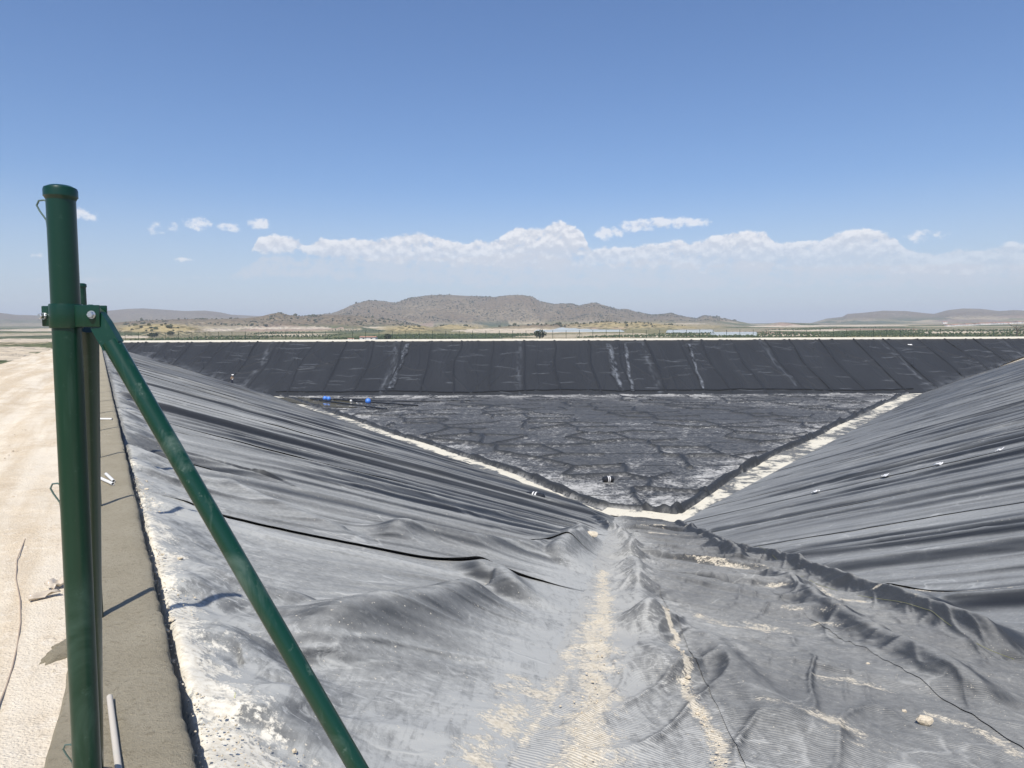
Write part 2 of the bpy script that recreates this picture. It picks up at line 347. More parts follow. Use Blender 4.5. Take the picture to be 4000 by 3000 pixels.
def track_material():
    m, t, b = new_mat('crest_track'); geo = t.add('ShaderNodeNewGeometry').outputs['Position']; UV = t.add('ShaderNodeUVMap').outputs[0]
    rut = t.noise(t.scale(UV, (.12, 1.7, 1)), 1.0, 5, .6); a = t.noise(geo, .9, 7, .68); f = t.noise(geo, 11, 8, .74); g = t.noise(geo, 70, 4, .7)
    col = t.mixc(t.mapr(rut, .38, .62), (.53, .435, .31), (.66, .585, .465)); col = t.mixc(t.mapr(a, .46, .66, 0, .7), col, (.50, .40, .275))
    col = t.mixc(t.mapr(f, .50, .68, 0, .75), col, (.68, .61, .50)); col = t.mixc(t.mapr(g, .54, .70, 0, .6), col, (.34, .27, .19))
    st = t.noise(t.scale(geo, (1, 1, 1)), 1.7, 6, .7, .6); col = t.mixc(t.mapr(st, .63, .72, 0, .45), col, (.30, .29, .27))
    v = t.add('ShaderNodeTexVoronoi'); t.set(v.inputs['Vector'], geo); v.inputs['Scale'].default_value = 22; v.inputs['Randomness'].default_value = 1
    v2 = t.add('ShaderNodeTexVoronoi'); t.set(v2.inputs['Vector'], geo); v2.inputs['Scale'].default_value = 61
    t.l.new(col, b.inputs['Base Color']); b.inputs['Roughness'].default_value = .95; b.inputs['Specular IOR Level'].default_value = .1
    peb = t.math('MULTIPLY', t.mapr(v.outputs['Distance'], .45, .15), t.mapr(a, .45, .6)); peb2 = t.mapr(v2.outputs['Distance'], .5, .2)
    bump(t, b, t.math('ADD', t.math('MULTIPLY', f, 1.2), t.math('ADD', t.math('MULTIPLY', peb, .6), t.math('ADD', t.math('MULTIPLY', peb2, .25), t.math('MULTIPLY', g, .4)))), .5, .03)
    return m
M_track = track_material()
M_lime = sand_material('lime_sand', (0.66, 0.60, 0.50), (0.72, 0.68, 0.58), (0.6, 0.52, 0.40), 1.0, 0.03)
M_bed = sand_material('bed_sand', (0.50, 0.43, 0.31), (0.56, 0.49, 0.37), (0.6, 0.53, 0.42), 0.6, 0.03)
M_bank = sand_material('bank_earth', (0.45, 0.37, 0.26), (0.52, 0.44, 0.32), (0.56, 0.48, 0.36), 0.3, 0.1)

def concrete_material(name, c1, c2):
    m, t, b = new_mat(name); geo = t.add('ShaderNodeNewGeometry').outputs['Position']
    a = t.noise(geo, 2.2, 6, 0.65); f = t.noise(geo, 30, 7, 0.8); g = t.noise(geo, 150, 3, 0.7)
    col = t.mixc(t.mapr(a, 0.3, 0.7), c1, c2); col = t.mixc(t.mapr(f, 0.50, 0.68, 0, 0.8), col, (c1[0] * .62, c1[1] * .6, c1[2] * .55))
    col = t.mixc(t.mapr(g, 0.6, 0.75, 0, 0.5), col, (0.5, 0.46, 0.36))
    t.l.new(col, b.inputs['Base Color']); b.inputs['Roughness'].default_value = 0.92; b.inputs['Specular IOR Level'].default_value = 0.2
    bump(t, b, t.math('ADD', f, t.math('MULTIPLY', g, 0.5)), 0.9, 0.02); return m
M_conc = concrete_material('kerb_concrete', (0.30, 0.263, 0.188), (0.35, 0.31, 0.228))
M_wet = concrete_material('fresh_concrete', (0.27, 0.235, 0.165), (0.32, 0.28, 0.20))
M_farconc = concrete_material('pale_concrete', (0.60, 0.56, 0.47), (0.66, 0.62, 0.53))

def paint(name, col, rough=0.35, dusty=0.0, metal=0.0, dcol=(0.35, 0.38, 0.33)):
    m, t, b = new_mat(name); b.inputs['Base Color'].default_value = (*col, 1); b.inputs['Roughness'].default_value = rough; b.inputs['Metallic'].default_value = metal
    if dusty:
        geo = t.add('ShaderNodeNewGeometry').outputs['Position']
        a = t.noise(t.scale(geo, (1, 1, .45)), 9, 6, 0.65, 0.8); f = t.noise(geo, 42, 5, 0.7); s = t.noise(t.scale(geo, (1, 1, .06)), 60, 3, 0.6)
        d = t.math('ADD', t.mapr(a, 0.54, 0.76, 0, 0.55), t.math('MULTIPLY', t.mapr(f, 0.60, 0.72), 0.35))
        d = t.math('ADD', d, t.mapr(s, 0.62, 0.75, 0, 0.15))
        d = t.math('MULTIPLY', d, dusty, clamp=True)
        t.l.new(t.mixc(d, col, dcol), b.inputs['Base Color']); t.l.new(t.mixf(d, rough, 0.85), b.inputs['Roughness'])
    return m
M_green = paint('green_paint', (0.002, 0.029, 0.014), 0.30, 0.5, 0, (0.10, 0.17, 0.13))
M_green2 = paint('green_paint_brace', (0.003, 0.034, 0.018), 0.28, 0.8, 0, (0.17, 0.24, 0.20))
M_darkgreen = paint('fence_green', (0.012, 0.035, 0.022), 0.5)
M_zinc = paint('zinc', (0.62, 0.64, 0.66), 0.28, 0, 0.9)
M_wire = paint('wire_grey', (0.10, 0.15, 0.13), 0.4, 0, 0.3)
M_pvc = paint('white_plastic', (0.66, 0.65, 0.62), 0.45, 0.25, 0, (0.4, 0.33, 0.22))
M_black = paint('black_plastic', (0.015, 0.016, 0.018), 0.4, 0.15)
M_blue = paint('blue_plastic', (0.06, 0.20, 0.62), 0.35, 0.15)
M_scrap = paint('white_film', (0.75, 0.74, 0.72), 0.5)
M_film = paint('clear_film', (0.50, 0.43, 0.34), 0.3)
M_yellow = paint('yellow_cord', (0.30, 0.29, 0.10), 0.6)
M_stem = paint('dry_stem', (0.40, 0.42, 0.08), 0.7)
M_stone = sand_material('limestone', (0.55, 0.47, 0.35), (0.62, 0.55, 0.43), (0.68, 0.62, 0.51), 3.0, 0.01)
M_twine = paint('twine', (0.36, 0.28, 0.21), 0.8)

# ------------------------------------------------------------------ reservoir base planes
ang = math.radians(30.1)
K = np.array([-math.sin(ang), math.cos(ang)]); PV = np.array([math.cos(ang), math.sin(ang)])     # along the kerb / into the basin
H = 10.5; EDGE = 0.25; GL = 28.75 / 10.2; TOPZ = -0.3
NL, NR = at_z(2370, 2015, -H), at_z(2640, 2048, -H)
ev = (NR - NL)[:2]; ev = ev / np.linalg.norm(ev); nv = np.array([ev[1], -ev[0]]); nv = nv if nv[1] < 0 else -nv
GC = 4.2205; RV = np.array([0.5946, 0.8040]); QV = np.array([0.8040, -0.5946]); QF = -18.01; GR = 2.347
FOOT_Y, RIM_Y = 140.2, 164.0; GF = (RIM_Y - FOOT_Y) / H
zL = lambda x, y: TOPZ - (PV[0] * x + PV[1] * y - EDGE) / GL
zC = lambda x, y: -H + ((x - NL[0]) * nv[0] + (y - NL[1]) * nv[1]) / GC
zR = lambda x, y: -H + (QV[0] * x + QV[1] * y - QF) / GR
zF = lambda x, y: -H + (y - FOOT_Y) / GF
def Zb(x, y): return np.maximum(np.maximum(np.maximum(zL(x, y), zC(x, y)), np.maximum(zR(x, y), zF(x, y))), -H)
Zs = lambda x, y: float(Zb(np.float64(x), np.float64(y)))
QRIM = QF + GR * (H + TOPZ)
def isect(a, va, b, vb):     # intersection of lines a + s va, b + t vb
    M_ = np.array([va, -np.array(vb)]).T; s_, _ = np.linalg.solve(M_, np.array(b) - np.array(a)); return np.array(a) + s_ * np.array(va)
top_pt = NL[:2] + nv * GC * (H + TOPZ)                      # on the corner plane where it reaches the rim
RA = isect(PV * EDGE, K, top_pt, ev)                        # rim corners
RB = isect(PV * EDGE, K, np.array([0, RIM_Y]), np.array([1.0, 0]))
RC_ = isect(QV * QRIM, RV, np.array([0, RIM_Y]), np.array([1.0, 0]))
RD = isect(QV * QRIM, RV, top_pt, ev)

# ------------------------------------------------------------------ big folds, traced over the basin's planes
def poly_w(pts): return np.array([hit(a, b, Zs)[:2] for a, b in pts])
def dist_poly(X, Y, P):
    """distance to a polyline and the arc length of the nearest point"""
    best = np.full(X.shape, 1e9); S = np.zeros(X.shape); acc = 0.0
    for a, b in zip(P[:-1], P[1:]):
        d = b - a; L = np.hypot(*d); t = np.clip(((X - a[0]) * d[0] + (Y - a[1]) * d[1]) / (L * L), 0, 1)
        q = np.hypot(X - a[0] - t * d[0], Y - a[1] - t * d[1]); w = q < best
        best = np.where(w, q, best); S = np.where(w, acc + t * L, S); acc += L
    return best, S, acc
# (pixels, height, width, lumpiness, lump wavelength)
FOLDS = [
    ([(1090, 2600), (1250, 2545), (1450, 2480), (1750, 2390), (1900, 2350), (1985, 2345)], 0.29, 0.46, 0.12, 1.0),
    ([(1830, 2262), (1905, 2245), (1960, 2262), (2010, 2350)], 0.22, 0.40, 0.2, 1.0),
    ([(1480, 2120), (1580, 2100), (1660, 2110), (1850, 2150), (2080, 2170), (2200, 2150)], 0.28, 0.46, 0.3, 2.5),
    ([(2150, 2210), (2230, 2140), (2290, 2090)], 0.38, 0.55, 0.4, 1.2),
    ([(2330, 2030), (2400, 2075), (2470, 2150), (2455, 2210), (2490, 2290), (2500, 2370), (2530, 2470), (2560, 2570), (2640, 2720)], 0.36, 0.34, 0.5, 1.2),
    ([(2720, 2450), (2810, 2560), (2960, 2750), (3250, 3020)], 0.13, 0.30, 0.2, 1.5),
    ([(2790, 2500), (2960, 2590), (3100, 2660)], 0.06, 0.3, 0.3, 1.5),
    ([(2990, 2250), (3060, 2290), (3180, 2370), (3330, 2450), (3550, 2570), (3800, 2720), (4020, 2850)], 0.24, 0.36, 0.25, 1.6),
    ([(2640, 2060), (2720, 2100), (2830, 2150), (3000, 2200), (3200, 2270), (3400, 2340), (3600, 2420), (3800, 2490), (4050, 2590)], 0.40, 0.34, 0.16, 1.7),
    ([(3380, 2300), (3600, 2390), (3760, 2410)], 0.28, 0.35, 0.2, 2.0),
    ([(2760, 2140), (2830, 2170), (2900, 2220)], 0.4, 0.4, 0.3, 1.0),
    ([(850, 1880), (980, 1895), (1050, 1920)], 0.14, 0.25, 0.1, 1.0),
    ([(1500, 2110), (1350, 2090), (1150, 2010), (900, 1900), (700, 1870)], 0.10, 0.3, 0.4, 2.0),
    ([(700, 2420), (900, 2330), (1100, 2380), (1400, 2400)], 0.10, 0.28, 0.4, 1.2),
    ([(760, 2650), (900, 2600), (1050, 2680), (1200, 2850)], 0.16, 0.25, 0.5, 0.8),
    ([(1000, 2990), (1150, 2860), (1300, 2800)], 0.12, 0.22, 0.5, 0.7),
]
FOLDS = [(poly_w(p), h_, w_, l_, lw) for p, h_, w_, l_, lw in FOLDS]
DENT = poly_w([(500, 1750), (620, 1765), (780, 1800), (960, 1850)])
def folds(X, Y):
    Z = np.zeros(X.shape)
    for i, (P, h_, w_, l_, lw) in enumerate(FOLDS):
        x0, y0 = P.min(0) - 3 * w_ - .5; x1, y1 = P.max(0) + 3 * w_ + .5
        sel = (X > x0) & (X < x1) & (Y > y0) & (Y < y1)
        if not sel.any(): continue
        xs, ys = X[sel], Y[sel]
        wx = xs + 0.20 * vnoise(xs / 1.3, ys / 1.3, 50 + i); wy = ys + 0.20 * vnoise(xs / 1.3, ys / 1.3, 80 + i)
        d, S, L = dist_poly(wx, wy, P)
        a = h_ * (1 + l_ * 1.4 * vnoise(S / lw, S * 0 + i * 7.3, 11))
        if l_ > .4: a = a * (.70 + .38 * (np.sin(S * 2.6 / lw + 2.5 * vnoise(S / 2, S * 0 + i, 12) + (wx - xs) * 3 + d * 1.3)))
        a = a * np.minimum(sstep(0, min(1.2, L * .25), S) + 0.0, sstep(0, min(1.5, L * .25), L - S) + 0.0)
        Z[sel] = np.maximum(Z[sel], np.maximum(a, 0) * np.exp(-(np.sqrt(d * d + .03) - .173) / (w_ * .60)))
    d, S, L = dist_poly(X, Y, DENT)
    Z -= 0.38 * np.exp(-(d / 0.6) ** 2) * sstep(0, .2, S + .15) * (1 - 0.5 * S / L)
    return Z
# sand trails and the dusty gutter between left slope and ramp
TRAILS = [(poly_w([(2360, 2240), (2350, 2400), (2330, 2560), (2310, 2700), (2290, 2850), (2330, 3040)]), 0.10, 0.20),
          (poly_w([(2590, 2400), (2640, 2560), (2700, 2720), (2770, 2880), (2830, 3040)]), 0.035, 0.06),
          (poly_w([(2700, 2390), (2850, 2440), (3000, 2440)]), 0.12, 0.22), (poly_w([(2650, 2150), (2720, 2155)]), 0.2, 0.2), (poly_w([(2620, 2230), (2800, 2250)]), 0.12, 0.12),
          (poly_w([(3050, 2800), (3250, 2840), (3330, 2880)]), 0.1, 0.2), (poly_w([(3200, 2650), (3350, 2670), (3430, 2690)]), 0.09, 0.12),
          (poly_w([(3600, 2780), (3800, 2850), (3990, 2960)]), 0.05, 0.12), (poly_w([(2050, 2900), (2120, 2750), (2230, 2560), (2330, 2380)]), 0.06, 0.10),
          (poly_w([(1850, 3020), (1960, 2850), (2080, 2690)]), 0.13, 0.2), (poly_w([(3100, 2270), (3190, 2310), (3260, 2360)]), 0.1, 0.1)]
KERBSAND = poly_w([(660, 2220), (700, 2430), (790, 2640), (880, 2850), (960, 3000)])
GUTTER = poly_w([(2350, 2080), (2330, 2200), (2270, 2350), (2180, 2550), (2050, 2800), (1900, 3050)])
def deposits(X, Y):
    s = np.zeros(X.shape)
    for ti, (P, w0, w1) in enumerate(TRAILS):
        d, S, L = dist_poly(X + .12 * vnoise(X * 2.2, Y * 2.2, 5), Y + .12 * vnoise(X * 2.2, Y * 2.2, 6), P)
        w = w0 + (w1 - w0) * S / L
        s = np.maximum(s, np.clip(1.0 - d / (w * 2.0), 0, .85) * (1.0 if ti < 2 else .72))
    d, S, L = dist_poly(X, Y, KERBSAND)
    v = PV[0] * X + PV[1] * Y - EDGE; u = K[0] * X + K[1] * Y
    s = np.maximum(s, np.clip(1.25 - v / (0.22 + 0.25 * np.clip(vnoise(u * 1.3, u * 0, 9) + .25, 0, 1) + 0.25 * np.exp(-((u - 3.3) / .9) ** 2)), 0, 1) * (u > 0) * sstep(16, 5, u))
    d, S, L = dist_poly(X, Y, GUTTER); g = np.exp(-(d / (0.35 + 0.04 * np.maximum(Y, 0))) ** 2)
    return s, g
def tilt(Z, X, Y):
    """how much steeper than the plain slope the folded sheet stands (dust slides off)"""
    gu = np.gradient(Z, axis=0); gv = np.gradient(Z, axis=1)
    du = np.hypot(np.gradient(X, axis=0), np.gradient(Y, axis=0)) + 1e-6; dv = np.hypot(np.gradient(X, axis=1), np.gradient(Y, axis=1)) + 1e-6
    return np.hypot(gu / du, gv / dv)

def creases(u, v, lu, lv, seed, sharp=7):
    z = np.zeros(u.shape)
    for i, k in enumerate((1.0, .55)):
        n = vnoise(u / (lu * k), v / (lv * k), seed + i) + .45 * vnoise(u / (lu * k * .45), v / (lv * k * .5), seed + 5 + i)
        z = np.maximum(z, (1 - np.minimum(np.abs(2.2 * n), 1)) ** sharp * (.5 + .5 * k) * np.clip(vnoise(u / (lu * 2.5), v / lv, seed + 9 + i) + .55, 0, 1))
    return z
class Wrinkles:
    """wrinkles that run down a slope: (u0, amplitude, width, v window, sway)"""
    def __init__(s, u0, u1, vmax, n, amp, wid, seed, long=0.6):
        r_ = np.random.default_rng(seed); s.items = []
        for _ in range(n):
            v0 = r_.uniform(-0.2, 0.6) * vmax; L = r_.uniform(long * .5, long * 1.6) * vmax
            s.items.append((r_.uniform(u0, u1), amp * r_.lognormal(0, .28), wid * r_.lognormal(0, .35), v0, v0 + L, r_.uniform(-.05, .05), r_.uniform(0, 6.28), r_.uniform(.1, .6), r_.uniform(.06, .22)))
    def __call__(s, U, V_):
        Z = np.zeros(U.shape); s.crest = np.zeros(U.shape); s.flank = np.zeros(U.shape)
        for u0, a, w, v0, v1, sk, ph, sw, fr in s.items:
            c = u0 + sk * (V_ - v0) + sw * .5 * np.sin(V_ * fr + ph)
            d = (U - c) / w; sel = np.abs(d) < 3
            if not sel.any(): continue
            vv = V_[sel]; env = sstep(v0, v0 + .25 * (v1 - v0), vv) * sstep(v1, v1 - .25 * (v1 - v0), vv)
            Z[sel] = np.maximum(Z[sel], a * env * np.exp(-np.abs(d[sel]) ** 1.7))
            s.crest[sel] = np.maximum(s.crest[sel], env * np.exp(-((d[sel] - .15) / .35) ** 2)); s.flank[sel] = np.maximum(s.flank[sel], env * np.exp(-((d[sel] + .85) / .55) ** 2))  # masks for painted relief: highlight on the ridge, shade on its near side
        return Z

# ------------------------------------------------------------------ reservoir bed under the sheets
def bed():
    ofs = -0.32
    def pt(a, z): return (a[0], a[1], z + ofs)
    FL = isect(PV * (EDGE + GL * (H + TOPZ)), K, (0, FOOT_Y), (1.0, 0)); FR = isect(QV * QF, RV, (0, FOOT_Y), (1.0, 0))
    zfar = float(zF(0, RIM_Y))
    vs = [pt(RA, TOPZ), pt(RB, TOPZ), pt(RC_, TOPZ), pt(RD, TOPZ), pt(NL, -H), pt(FL, -H), pt(FR, -H), pt(NR, -H)]
    fs = [(0, 4, 5, 1), (1, 5, 6, 2), (2, 6, 7, 3), (3, 7, 4, 0), (4, 7, 6, 5)]
    o = mesh_np('reservoir_bed', vs, fs, M_bed, smooth=False)
    tag(o, 'pale sand bed under the black sheets of the basin', 'ground', kind='structure')
    return FL, FR
FLp, FRp = bed()

# ------------------------------------------------------------------ left slope sheets
left_root = empty('left_slope', (0, 0, 0), 'dusty grey lined slope running down from the concrete kerb and gravel track', 'slope', kind='structure')
def v_end(U):
    lo = np.zeros_like(U); hi = np.full_like(U, 45.0)
    for _ in range(40):
        m_ = (lo + hi) / 2; x = K[0] * U + PV[0] * (m_ + EDGE); y = K[1] * U + PV[1] * (m_ + EDGE)
        o = np.maximum(np.maximum(zC(x, y), zF(x, y)), -H); ins = zL(x, y) > o
        lo = np.where(ins, m_, lo); hi = np.where(ins, hi, m_)
    return lo
UA = float(K @ RA); UB = float(K @ RB)
seams = [UA + .02, 9.15, 13.4, 20.2, 27.2, 34.0, 41]
while seams[-1] < UB - 8: seams.append(seams[-1] + 7.0)
seams.append(UB - .3)
for i, (u0, u1) in enumerate(zip(seams, seams[1:])):
    dist = max(2.5, u0 * .92)
    du = max(0.026, 0.0048 * dist); n = int((u1 - u0 + .16) / du) + 2
    U1 = np.linspace(u0 - 0.16, u1, n); ve = v_end(np.maximum(U1, UA + .01)); ve = np.maximum(ve, 0.05)
    m_ = int(min(560, ve.max() / max(0.045, 0.009 * dist))) + 4
    t_ = np.linspace(0, 1, m_) ** 1.15
    U = np.repeat(U1[:, None], m_, 1); Vv = ve[:, None] * t_[None, :]
    Vx = Vv + 0.12 * t_[None, :] ** 8                            # tuck under the neighbour
    skew = 0.0
    X = K[0] * U + PV[0] * (Vx + EDGE); Y = K[1] * U + PV[1] * (Vx + EDGE)
    base = TOPZ - Vx / GL
    vm = ve.max()
    far = dist > 45
    wr = Wrinkles(u0 - .5, u1 + .5, vm, int(11 if dist > 14 else 8), 0.18 if dist > 14 else 0.14, 0.26 if dist > 14 else 0.25, 100 + i, 2.2)
    wr2 = Wrinkles(u0 - .5, u1 + .5, vm, 16, 0.045, 0.12, 300 + i, 1.0)
    ff = sstep(0.0, 1.6, ve[:, None] - Vv) * sstep(0, 0.5, Vv)
    fe = sstep(0.0, 0.9, ve[:, None] - Vv)
    ue = sstep(0, .45, U - u0 + .16) * sstep(0, .45, u1 - U)
    D = (wr(U, Vv) * (0.55 if dist < 8 else 1.0) + wr2(U, Vv)) * ff * ue
    D = np.maximum(D, folds(X, Y)) if dist < 40 else D
    if dist < 40: D = np.where(folds(X, Y) < -0.02, folds(X, Y), D)
    D = D + fe * (0.030 * fbm(U / 0.5, Vv / 14, 21, 3) + 0.02 * fbm(U / 1.6, Vv / 2.4, 23, 3) + (0.014 * fbm(U / .16, Vv / .7, 22, 3) if dist < 20 else 0))
    cz = (creases(U, Vv, 1.1, 6.0, 401) if dist < 14 else creases(U, Vv, .9, 30.0, 401)) * fe * sstep(0, .3, Vv); D = D + (.045 if dist < 14 else .06) * cz
    # crumpled strip beside the kerb
    D = D + 0.10 * fbm(U / .55, Vv / .8, 31, 4) * np.exp(-(Vv / 1.1) ** 2) + 0.17 * np.exp(-(Vv / .6) ** 2)
    D = D - .14 * np.exp(-(Vv / .045) ** 2)
    # lifted lap at the seam
    lap = np.exp(-np.maximum(U - u0 + .16, 0) / 0.10) * sstep(0.2, 0.8, Vv) * sstep(0, 1.5, ve[:, None] - Vv) * (0.022 + 0.02 * (1 + 2 * vnoise(Vv / 2.3, Vv * 0 + i, 41)))
    D = D + lap
    tl = tilt(D, X, Y)
    sd, gut = deposits(X, Y)
    tl = tl * (.62 if dist < 12 else 1)
    near = math.exp(-dist / 30)
    dust = 0.50 + 0.10 * near + 0.0 * U
    dd_, _, _ = dist_poly(X, Y, DENT)
    dust = dust * (1 - .75 * np.exp(-(dd_ / .55) ** 2)) * (1.14 - 1.08 * sstep(0.09, 0.42, tl)) * (1 + 0.4 * vnoise(U / 3.0, Vv / 9, 61))
    dust = dust * (1 - 0.95 * np.exp(-((U - u0 + .10) / (0.06 if dist < 15 else .12)) ** 2))
    dust = dust + 0.30 * np.exp(-(Vv / 0.55) ** 2) * sstep(60, 10, U) + 0.12 * np.exp(-(Vv / 1.5) ** 2)
    dust = dust * (1 - 0.5 * sstep(0.5, 1.0, Vv / vm) * (1 if dist > 20 else 0)) * (1 - .35 * sstep(40, 120, dist)) + 0.45 * gut
    dust = dust * (1 + .35 * cz); kw = ff * ue * (.5 if dist < 8 else 1)
    dust = dust * (1 - .85 * wr.flank * kw) * (1 - .45 * wr2.flank * kw) + .16 * wr.crest * kw + .10 * wr2.crest * kw  # wrinkle shading painted into the dust: darkened near sides, brightened ridges
    smear = np.clip(np.exp(-(Vv / 1.1) ** 2) * sstep(26, 6, U) + 0.9 * sstep(4.6, 2.4, np.hypot(X, Y) * .9) + gut * .9 + .12 * sstep(11, 4, Y), 0, 1)
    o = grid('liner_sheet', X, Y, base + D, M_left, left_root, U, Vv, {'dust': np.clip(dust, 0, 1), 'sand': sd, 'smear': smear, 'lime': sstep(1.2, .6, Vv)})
left_root_seams = seams

# ------------------------------------------------------------------ ramp in the near corner
ramp_root = empty('corner_ramp', (0, 0, 0), 'dusty black ramp of folded sheets running down the near corner of the basin', 'slope', kind='structure')
TL3 = RA
# right valley between ramp and right slope
vr0 = NR[:2]
def valley_r(y):
    lo, hi = -20.0, 60.0
    for _ in range(50):
        m_ = (lo + hi) / 2
        if zR(m_, y) < zC(m_, y): lo = m_
        else: hi = m_
    return np.array([lo, y])
vr1 = valley_r(-2.0)
TR3 = isect(vr0, vr1 - vr0, top_pt, ev)
ts = [0.0]; d_ = 2.0
Lr = 46.0
while d_ < Lr: ts.append((d_ - 1.3) / (Lr - 1.3)); d_ += max(0.04, 0.0062 * d_)
ts.append(1.0); ts = np.array(ts)
wcuts = [0.0, 0.24, 0.60, 1.0]
for i, (w0, w1) in enumerate(zip(wcuts, wcuts[1:])):
    n = int(330 * (w1 - w0)) + 20
    W1 = np.linspace(w0 - (0.02 if i else 0), w1 + (0.012 if i == 2 else 0), n)
    A = TL3[None] * (1 - ts[:, None]) + NL[None, :2] * ts[:, None]; B = TR3[None] * (1 - ts[:, None]) + NR[None, :2] * ts[:, None]
    X = A[None, :, 0] * (1 - W1[:, None]) + B[None, :, 0] * W1[:, None]; Y = A[None, :, 1] * (1 - W1[:, None]) + B[None, :, 1] * W1[:, None]
    base = zC(X, Y)
    along = (X - NL[0]) * nv[0] + (Y - NL[1]) * nv[1]; across = (X - NL[0]) * ev[0] + (Y - NL[1]) * ev[1]
    fz = folds(X, Y)
    rip = 0.40 * np.maximum(fbm(across / 7.0, along / 0.85, 71, 3) + .05, -.06) * sstep(10, 16, Y) * sstep(.12, .3, W1)[:, None]
    rip = rip + 0.07 * fbm(across / 3.0, along / 0.55, 72, 3) * 1.8 * sstep(3, 8, Y) * sstep(.1, .3, W1)[:, None]
    eb = sstep(0, .06, W1)[:, None] * sstep(1.0, .95, W1)[:, None]
    D = fz + eb * rip * (1 - np.clip(fz / .2, 0, 1) * .6) + eb * 0.03 * fbm(X / .6, Y / 1.5, 73, 4) + 0.012 * fbm(X / .15, Y / .3, 74, 3)
    D = D + (np.exp(-(W1 - W1[0]) * 90)[:, None] * (0.006 + 0.012 * vnoise(along / 1.1, along * 0, 75)) if i else 0)
    cz = creases(across + .15 * along, along, 7.0, 1.0, 431, 4) * eb * (.4 + 1.3 * sstep(7, 14, Y)); cz2 = creases(across, along, .8, 3.0, 441) * eb
    D = D + .05 * cz * sstep(.15, .3, W1)[:, None] + .04 * cz2
    sd, gut = deposits(X, Y)
    tl = tilt(D, X, Y) * .8
    dust = 0.48 * (1.15 - 1.0 * sstep(.12, .55, tl)) * (1 + 0.6 * vnoise(X / 2.0, Y / 3.0, 76)) + 0.45 * gut
    dust = dust + (0.30 * np.exp(-((W1[:, None] - 0.08) / 0.14) ** 2))
    dust = dust * (1 - 0.45 * sstep(15, 35, Y) * sstep(.2, .4, W1)[:, None])
    pat = fbm(across / 2.6, along / .8, 77, 4)
    sd = np.maximum(sd, np.clip((pat - 0.22) * 3.2, 0, .8) * sstep(6, 12, Y) * sstep(.28, .4, W1)[:, None])
    sd = np.maximum(sd, sstep(0, .1, W1)[:, None] * .5 * sstep(5.5, 3.6, Y) * sstep(.5, .2, W1)[:, None] * np.clip(vnoise(X * 1.2, Y * 1.2, 78) + .3, 0, 1))
    smear = np.clip(sstep(.34, .1, W1)[:, None] * 1.0 + gut + .5 * sstep(7, 3, Y), 0, 1)
    grid('liner_sheet', X, Y, base + D, M_corner, ramp_root, across, along, {'dust': np.clip(dust, 0, 1), 'sand': sd, 'smear': smear})

# ------------------------------------------------------------------ right slope sheets
right_root = empty('right_slope', (0, 0, 0), 'dark grey lined slope facing the kerbed slope across the basin', 'slope', kind='structure')
SKEW = -0.40
def right_v0(S_, top=None):
    """lowest point of each column on the right slope (distance up from the foot line)"""
    lo = np.full_like(S_, -2.0); hi = np.full_like(S_, GR * (H + TOPZ))
    f = lambda v: (RV[0] * (S_ + SKEW * v) + QV[0] * (QF + v), RV[1] * (S_ + SKEW * v) + QV[1] * (QF + v))
    for _ in range(40):
        m_ = (lo + hi) / 2; x, y = f(m_); o = np.maximum(np.maximum(zC(x, y), zF(x, y)), -H); ins = zR(x, y) > o
        hi = np.where(ins, m_, hi); lo = np.where(ins, lo, m_)
    return hi
VTOP = GR * (H + TOPZ)
SA = float(RV @ NR[:2]); 
s_list = [-7.5, 0.0, 7.5, 14.5, 22.3, 30.0, 35.5, 41.6, 46.8, 49.6]
while s_list[-1] < 172: s_list.append(s_list[-1] + 6.6)
